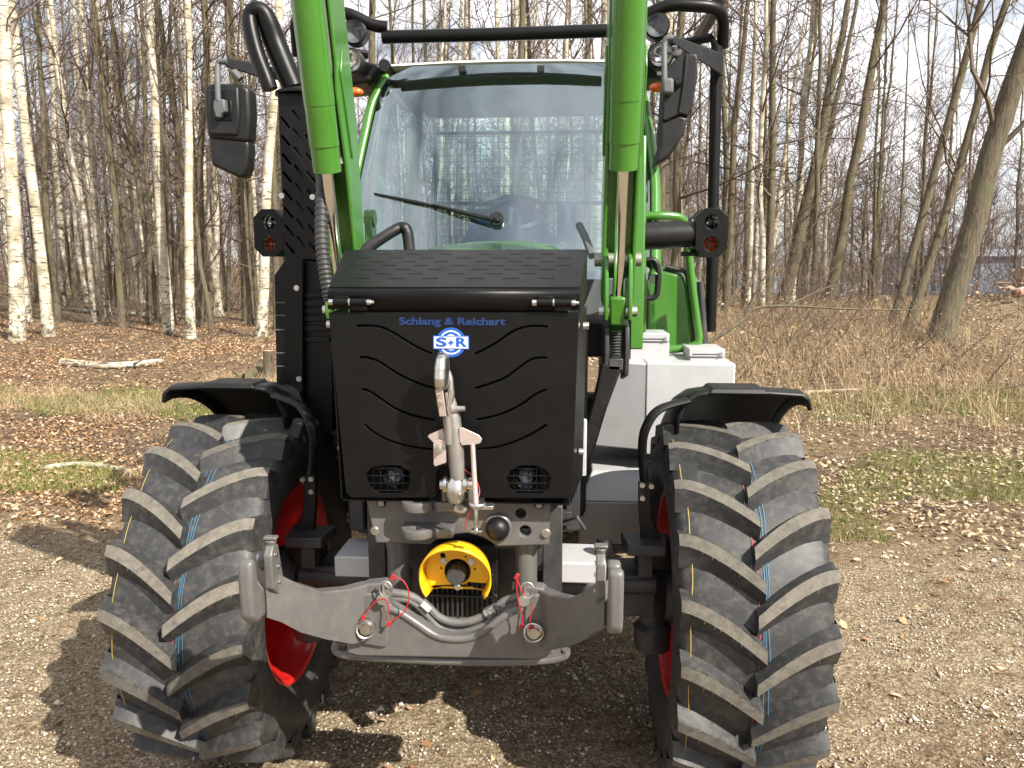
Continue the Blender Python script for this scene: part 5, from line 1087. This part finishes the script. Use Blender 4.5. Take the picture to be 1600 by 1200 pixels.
# trees that the photo shows one by one: kind, foot pixel, a second pixel higher on the trunk, width in pixels at the foot, label, extras
TREES = [
 ('birch', (28, 533), (6, 0), 26, 'stout white birch trunk at the very left edge of the photo'),
 ('birch', (76, 525), (17, 0), 20, 'white birch leaning left, right beside the stout birch at the left edge', ),
 ('bark', (90, 503), (57, 0), 12, 'olive brown straight trunk just right of the two leftmost birches'),
 ('birch', (222, 492), (150, 0), 13, 'thin blotchy birch leaning left, between the olive trunk and the tall pale birches'),
 ('birch', (264, 522), (230, 0), 19, 'pale birch with dark patches, left of the brightest upright birch'),
 ('birch', (298, 531), (289, 0), 17, 'brightest chalk-white upright birch left of the wing mirror'),
 ('bark', (232, 508), (216, 0), 10, 'slim olive stem standing close behind the pale patched birch'),
 ('bark', (331, 518), (300, 250), 9, 'curved olive stem leaning towards the brightest birch'),
 ('birch', (339, 492), (329, 0), 11, 'slim white birch below the left wing mirror'),
 ('bark', (383, 502), (394, 150), 10, 'slim olive stem just left of the exhaust lamp guard'),
 ('birch', (408, 528), (430, 150), 19, 'thick birch trunk half hidden by the exhaust stack'),
 ('birch', (131, 470), (118, 120), 8, 'thin far birch between the olive trunk and the leaning blotchy birch'),
 ('bark', (178, 478), (190, 0), 8, 'thin dark stem left of the leaning blotchy birch'),
 ('birch', (160, 474), (172, 200), 8, 'crooked thin birch deep in the left wood'),
 ('bark', (355, 486), (372, 60), 8, 'thin dark stem right behind the left wing mirror'),
 ('birch', (725, 480), (733, 0), 19, 'pale birch rising straight behind the middle of the roof rail'),
 ('birch', (828, 480), (820, 0), 14, 'pale birch behind the roof rail, nearer the right loader arm'),
 ('bark', (640, 480), (612, 0), 12, 'grey trunk behind the left half of the roof rail'),
 ('bark', (862, 480), (858, 0), 9, 'thin grey trunk behind the roof rail next to the right loader arm'),
 ('birch', (1038, 500), (1046, 100), 15, 'birch trunk seen between the cab and the right lamp guard'),
 ('birch', (1168, 490), (1178, 0), 9, 'thin straight birch just right of the black guard post'),
 ('birch', (1177, 472), (1201, 0), 8, 'second thin birch to the right of the guard post'),
 ('birch', (1197, 462), (1260, 8), 12, 'white birch leaning right, third from the guard post'),
 ('bark', (1222, 482), (1327, 0), 22, 'thick olive trunk leaning right, next to the leaning white birch'),
 ('bark', (1244, 468), (1312, 130), 13, 'thinner dark stem crossing behind the thick leaning olive trunk'),
 ('bark', (1292, 487), (1374, 0), 18, 'tall dark trunk leaning right with a forked top'),
 ('bark', (1346, 472), (1352, 330), 9, 'small dark bushy tree in front of the far twigs on the right'),
 ('bark', (1396, 502), (1529, 0), 14, 'left one of the twin slender trunks leaning right before the big oak'),
 ('bark', (1419, 512), (1582, 0), 15, 'right one of the twin slender trunks leaning right before the big oak'),
 ('oak', (1468, 532), (1606, 85), 40, 'big leaning oak with a thick mossy foot at the right edge'),
]
tr = np.random.RandomState(77)
for kind, foot, tip, wpx, label in TREES:
    b = hit(*foot); Y = b[1]; tp = W(*tip, Y); r0 = wpx*.5*Y/FPX*.92
    H = 12.5+tr.uniform(-1, 3) if wpx > 9 else 10.5+tr.uniform(-1, 2)
    if 'small dark bushy' in label: H = 4.5
    P = trunk_path(tr, b, tp, H, .018 if kind == 'birch' else .03)
    nb = 26 if kind == 'birch' else 30
    ms = make_tree_meshes(tr, P, r0, kind, nb, .30 if kind == 'birch' else .16, 2.6 if kind == 'birch' else 3.4, 2, 5 if kind == 'birch' else 6, 14 if wpx > 30 else 10, .05 if kind == 'oak' else .024)
    put_tree('birch_tree' if kind == 'birch' else 'oak_tree' if kind == 'oak' else 'bare_tree', ms, b, label)
# the rest of the wood in the middle distance, sharing a few grown shapes
var = {}
for kind in ('birch', 'bark'):
    var[kind] = []
    for k in range(6):
        P = trunk_path(tr, (0, 0, 0), (tr.uniform(-.06, .08), tr.uniform(-.05, .05), 1), 12.5+tr.uniform(-1.5, 2), .035)
        var[kind].append(make_tree_meshes(tr, P, tr.uniform(.055, .10), kind, 27, .18 if kind == 'birch' else .06, 2.5, 2, 5, 7))
COLS = [(0, 60, 'among the leftmost birches'), (60, 150, 'above the fallen white birch stem'), (150, 225, 'around the leaning blotchy birch'), (225, 300, 'around the brightest white birch'), (300, 395, 'behind the left wing mirror'), (395, 500, 'behind the exhaust stack'),
 (500, 620, 'behind the left loader arm'), (620, 700, 'behind the left third of the windscreen'), (700, 790, 'behind the middle of the windscreen'), (790, 880, 'behind the right third of the windscreen'), (880, 1010, 'behind the right loader arm'), (1010, 1128, 'behind the right mirror and lamp guard'),
 (1128, 1215, 'just right of the black guard post'), (1215, 1300, 'behind the thick leaning olive trunk'), (1300, 1390, 'around the tall forked trunk'), (1390, 1470, 'behind the twin slender trunks'), (1470, 1600, 'behind the big leaning oak')]
ORD = ['first', 'second', 'third', 'fourth', 'fifth', 'sixth', 'seventh', 'eighth', 'ninth', 'tenth', 'eleventh', 'twelfth', 'thirteenth', 'fourteenth', 'fifteenth']
placed = []; spots = []; tries = 0
while len(placed) < 175 and tries < 6000:
    tries += 1; Y = 15.5+30*tr.uniform()**1.25; px = tr.uniform(4, 1596)
    if px > 1210 and (Y < 20 or tr.uniform() < .45): continue
    p = W(px, 450, Y); x = p[0]
    if any((x-a)**2+(Y-c)**2 < .75 for a, c in placed): continue
    if ((x-MOUND[0])/2)**2+((Y-MOUND[1])/3)**2 < 1: continue
    placed.append((x, Y)); spots.append((px, x, Y, 'birch' if tr.uniform() < (.30 if px < 1000 else .16) else 'bark'))
for c0, c1, where in COLS:
    for kind in ('birch', 'bark'):
        sel = sorted(s_ for s_ in spots if c0 <= s_[0] < c1 and s_[3] == kind)
        for i, (px, x, Y, _) in enumerate(sel):
            nm = 'white-barked birch' if kind == 'birch' else 'bare grey-brown tree'
            tail = '' if len(sel) == 1 else ', %s from left' % ORD[i]
            put_tree('birch_tree' if kind == 'birch' else 'bare_tree', var[kind][tr.randint(6)], (x, Y, float(G(x, Y))), '%s %s%s' % (nm, where, tail), 'birches deeper in the wood' if kind == 'birch' else 'bare trees deeper in the wood', tr.uniform(0, 6.28), tr.uniform(.75, 1.25))
# the far wood, which reads as one mass
sg = Segs()
for k in range(540):
    Y = tr.uniform(42, 95); x = tr.uniform(-1, 1)*(Y*.78+6)
    if k >= 430: Y = tr.uniform(15, 42); x = W(-40-tr.uniform(0, 900), 450, Y)[0] if k % 2 else W(1640+tr.uniform(0, 900), 450, Y)[0]
    z = float(G(x, Y)); H = tr.uniform(7, 13); q = np.array([x, Y, z-.1]); ld = np.array([tr.normal(0, .05), 0, 1.]); rr = tr.uniform(.06, .14)
    for i in range(4):
        q2 = q+ld*H/4+np.array([tr.normal(0, .12), 0, 0]); sg.add(q, q2, rr*(1-i*.24), rr*(1-(i+1)*.24)+.005)
        for j in range(6 if i else 3):
            branch(sg, tr, q+(q2-q)*tr.uniform(), rdir(tr, tr.uniform(0, 6.28), tr.uniform(.3, 1.1)), tr.uniform(1.2, 3.4), .028, 1, False, 8)
        q = q2
    for j in range(5): branch(sg, tr, np.array([x+tr.normal(0, 1.5), Y+tr.normal(0, 1), z]), rdir(tr, tr.uniform(0, 6.28), 1.2), tr.uniform(1, 3.5), .02, 1, False, 7)
v, F = sg.geo(3); tag(newobj('far_wood', raw_mesh('far_wood', v, None, F, [M['twigbirch']])), 'distant bare wood closing the view behind the nearer trees', 'wood', kind='stuff')
# undergrowth: thin saplings and brush
sg = Segs()
for k in range(620):
    Y = tr.uniform(16.5, 44); x = tr.uniform(-1, 1)*(Y*.72+2); q = np.array([x, Y, float(G(x, Y))-.03])
    for j in range(2): branch(sg, tr, q, rdir(tr, tr.uniform(0, 6.28), tr.uniform(.8, 1.5)), tr.uniform(.8, 3.2), .011, 1, False, 7)
v, F = sg.geo(3); tag(newobj('undergrowth', raw_mesh('undergrowth', v, None, F, [M['twig']])), 'thin brown saplings and brush between the trunks', 'undergrowth', kind='stuff')
sg = Segs()
for k in range(300):
    px = tr.uniform(1130, 1640) if k < 240 else tr.uniform(0, 420); Y = tr.uniform(9.5, 17) if k < 240 else tr.uniform(13, 17); p = W(px, 500, Y); q = np.array([p[0], Y, float(G(p[0], Y))-.02])
    if ((q[0]-MOUND[0])/1.6)**2+((Y-MOUND[1]+.8)/2.8)**2 < 1: continue
    branch(sg, tr, q, rdir(tr, tr.uniform(0, 6.28), tr.uniform(.15, 1.3)), tr.uniform(.4, 1.5), .008, 1, False, 7)
v, F = sg.geo(3); tag(newobj('brushwood', raw_mesh('brushwood', v, None, F, [M['twig']])), 'tangled brown brushwood in the tall dry grass under the trees', 'brushwood', kind='stuff')
leaves('clinging_leaves', 1300, 2.5, 9, 10, 16, lambda x, y, r: x < y*.72, 55, 'curled brown leaves caught in the brushwood on the right', .014, .034, .6)

sg = Segs()
for k in range(2600):
    Y = 15.5-tr.uniform()**.8*(8.8 if k < 1700 else 9.8); x = W(tr.uniform(-20, 440) if k < 1700 else tr.uniform(1130, 1620), 560, Y)[0]; p = np.array([x, Y, float(G(x, Y))]); a = tr.uniform(0, 6.28); l = tr.uniform(.08, .5); d = np.array([math.cos(a), math.sin(a), tr.normal(0, .10)]); q = p+np.array([0, 0, .02])
    m_ = q+d*l*.5+np.array([tr.normal(0, .03), tr.normal(0, .03), 0]); sg.add(q, m_, .0045, .0035); sg.add(m_, q+d*l, .0035, .0018)
v, F = sg.geo(3); tag(newobj('twig_litter', raw_mesh('twig_litter', v, None, F, [M['twig']])), 'small broken twigs strewn over the leaf litter', 'twigs', kind='stuff')

# ---- fallen wood
def log(name, pts, r, mt, label, cat, knots=3):
    P = smooth_path([hit(*p)+np.array([0, 0, r[0]*.85]) for p in pts], 5); k = len(P); R_ = [r[0]+(r[-1]-r[0])*i/(k-1) for i in range(k)]
    e = thing(name, label, cat, tuple(P[0])); o = part('stem', MB().tube(P, R_, 10), M[mt], e, ang=60)
    for j in range(knots):
        i = tr.randint(1, k-1); d = rdir(tr, tr.uniform(0, 6.28), tr.uniform(.2, 1.0)); part('side_branch', MB().tube([P[i], P[i]+d*tr.uniform(.2, .5)], [R_[i]*.45, R_[i]*.15], 6), M[mt], e)
    return e
log('fallen_birch', [(98, 571), (170, 577), (256, 570)], [.06, .045], 'birch', 'white fallen birch stem lying in the leaves on the left', 'log', 1)
log('fallen_birch', [(80, 482), (190, 492), (318, 488)], [.05, .035], 'birch', 'long pale fallen stem lying at the foot of the left wood', 'log', 2)
log('fallen_branch', [(60, 738), (130, 730), (205, 741)], [.03, .022], 'birch', 'pale smooth branch lying across the leaves beside the left tyre', 'branch', 0)
log('fallen_branch', [(75, 518), (150, 508), (235, 519)], [.03, .015], 'twig', 'dark dead branch lying among twigs under the left birches', 'branch', 5)
log('fallen_branch', [(270, 545), (350, 520), (420, 512)], [.02, .012], 'twig', 'thin dead branch slanting up behind the left mudguard', 'branch', 4)
log('fallen_branch', [(1180, 622), (1250, 617), (1345, 612)], [.03, .02], 'oldwood', 'pale dead branch lying in the dry grass above the right mudguard', 'branch', 1)
log('fallen_branch', [(1290, 720), (1345, 716), (1400, 722)], [.012, .006], 'twig', 'thin dark twig on the verge right of the right tyre', 'branch', 2)
e = thing('sweeping_branch', 'long brown branch sweeping up and right from behind the silver armour', 'branch', tuple(W(1085, 548, 9.5)))
part('stem', MB().tube(smooth_path([W(*p) for p in [(1075, 560, 9.3), (1100, 540, 9.4), (1140, 514, 9.5), (1163, 498, 9.6), (1180, 482, 9.7), (1230, 478, 9.8), (1330, 483, 10.0), (1450, 485, 10.3)]], 5), [.035-.0008*i for i in range(36)], 8), M['oak'], e, ang=60)
for p in ([(1120, 527, 9.45), (1108, 470, 9.45), (1096, 420, 9.4)], [(1163, 498, 9.6), (1190, 440, 9.6), (1230, 395, 9.6)], [(1230, 478, 9.8), (1290, 450, 9.9), (1330, 442, 9.9)]):
    part('side_branch', MB().tube(smooth_path([W(*q) for q in p], 4), [.014-.001*i for i in range(9)], 6), M['twig'], e, ang=60)
# stump and split log beside the exhaust armour
b = hit(418, 592); e = thing('tree_stump', 'cut stump with a pale top beside the exhaust armour', 'stump', tuple(b))
c = W(424, 560, b[1]); part('stump_stem', MB().tube([b-np.array([0, 0, .1]), b+np.array([.02, 0, .15]), b+np.array([.03, 0, .38])], [.10, .075, .068], 12), M['oak'], e, ang=60)
part('cut_face', MB().disc(b+np.array([.03, 0, .379]), .066, (0, 0, 1), .004, 14), M['wood'], e)
e = log('split_log', [(372, 606), (396, 590), (420, 578)], [.07, .06], 'oak', 'thick split log leaning by the stump left of the exhaust armour', 'log', 2)
# debris heap on the mound at the right edge
dn = np.random.RandomState(9)
PW = ['first from left', 'second from left', 'third from left', 'fourth from left', 'fifth from left', 'sixth from left', 'seventh from left', 'eighth from left']+['']*20
for k in range(16):
    pl = k < 8; x, y = (7.25+k*.11 if pl else 7.6+dn.normal(0, .3)), 13.1+dn.normal(0, .25); z = float(G(x, y))
    if pl: o = part('plank', MB().box((x, y, z+.06+dn.uniform(0, .2)), (dn.uniform(.4, 1.0), .08, .025), (dn.normal(0, .3), dn.normal(0, .3), dn.uniform(0, 3.1))), M['oldwood'])
    else: o = part('rubble', MB().ball((x, y-.3, z+.1), (dn.uniform(.06, .14), .08, .06), 7, 5), M['brick'] if k % 2 else M['concrete'], ang=20)
    tag(o, 'old plank lying %s in the debris heap on the sandy mound' % PW[k] if pl else 'lump of rubble in the debris heap on the sandy mound', 'plank' if pl else 'rubble', 'planks of the debris heap' if pl else 'rubble of the debris heap')
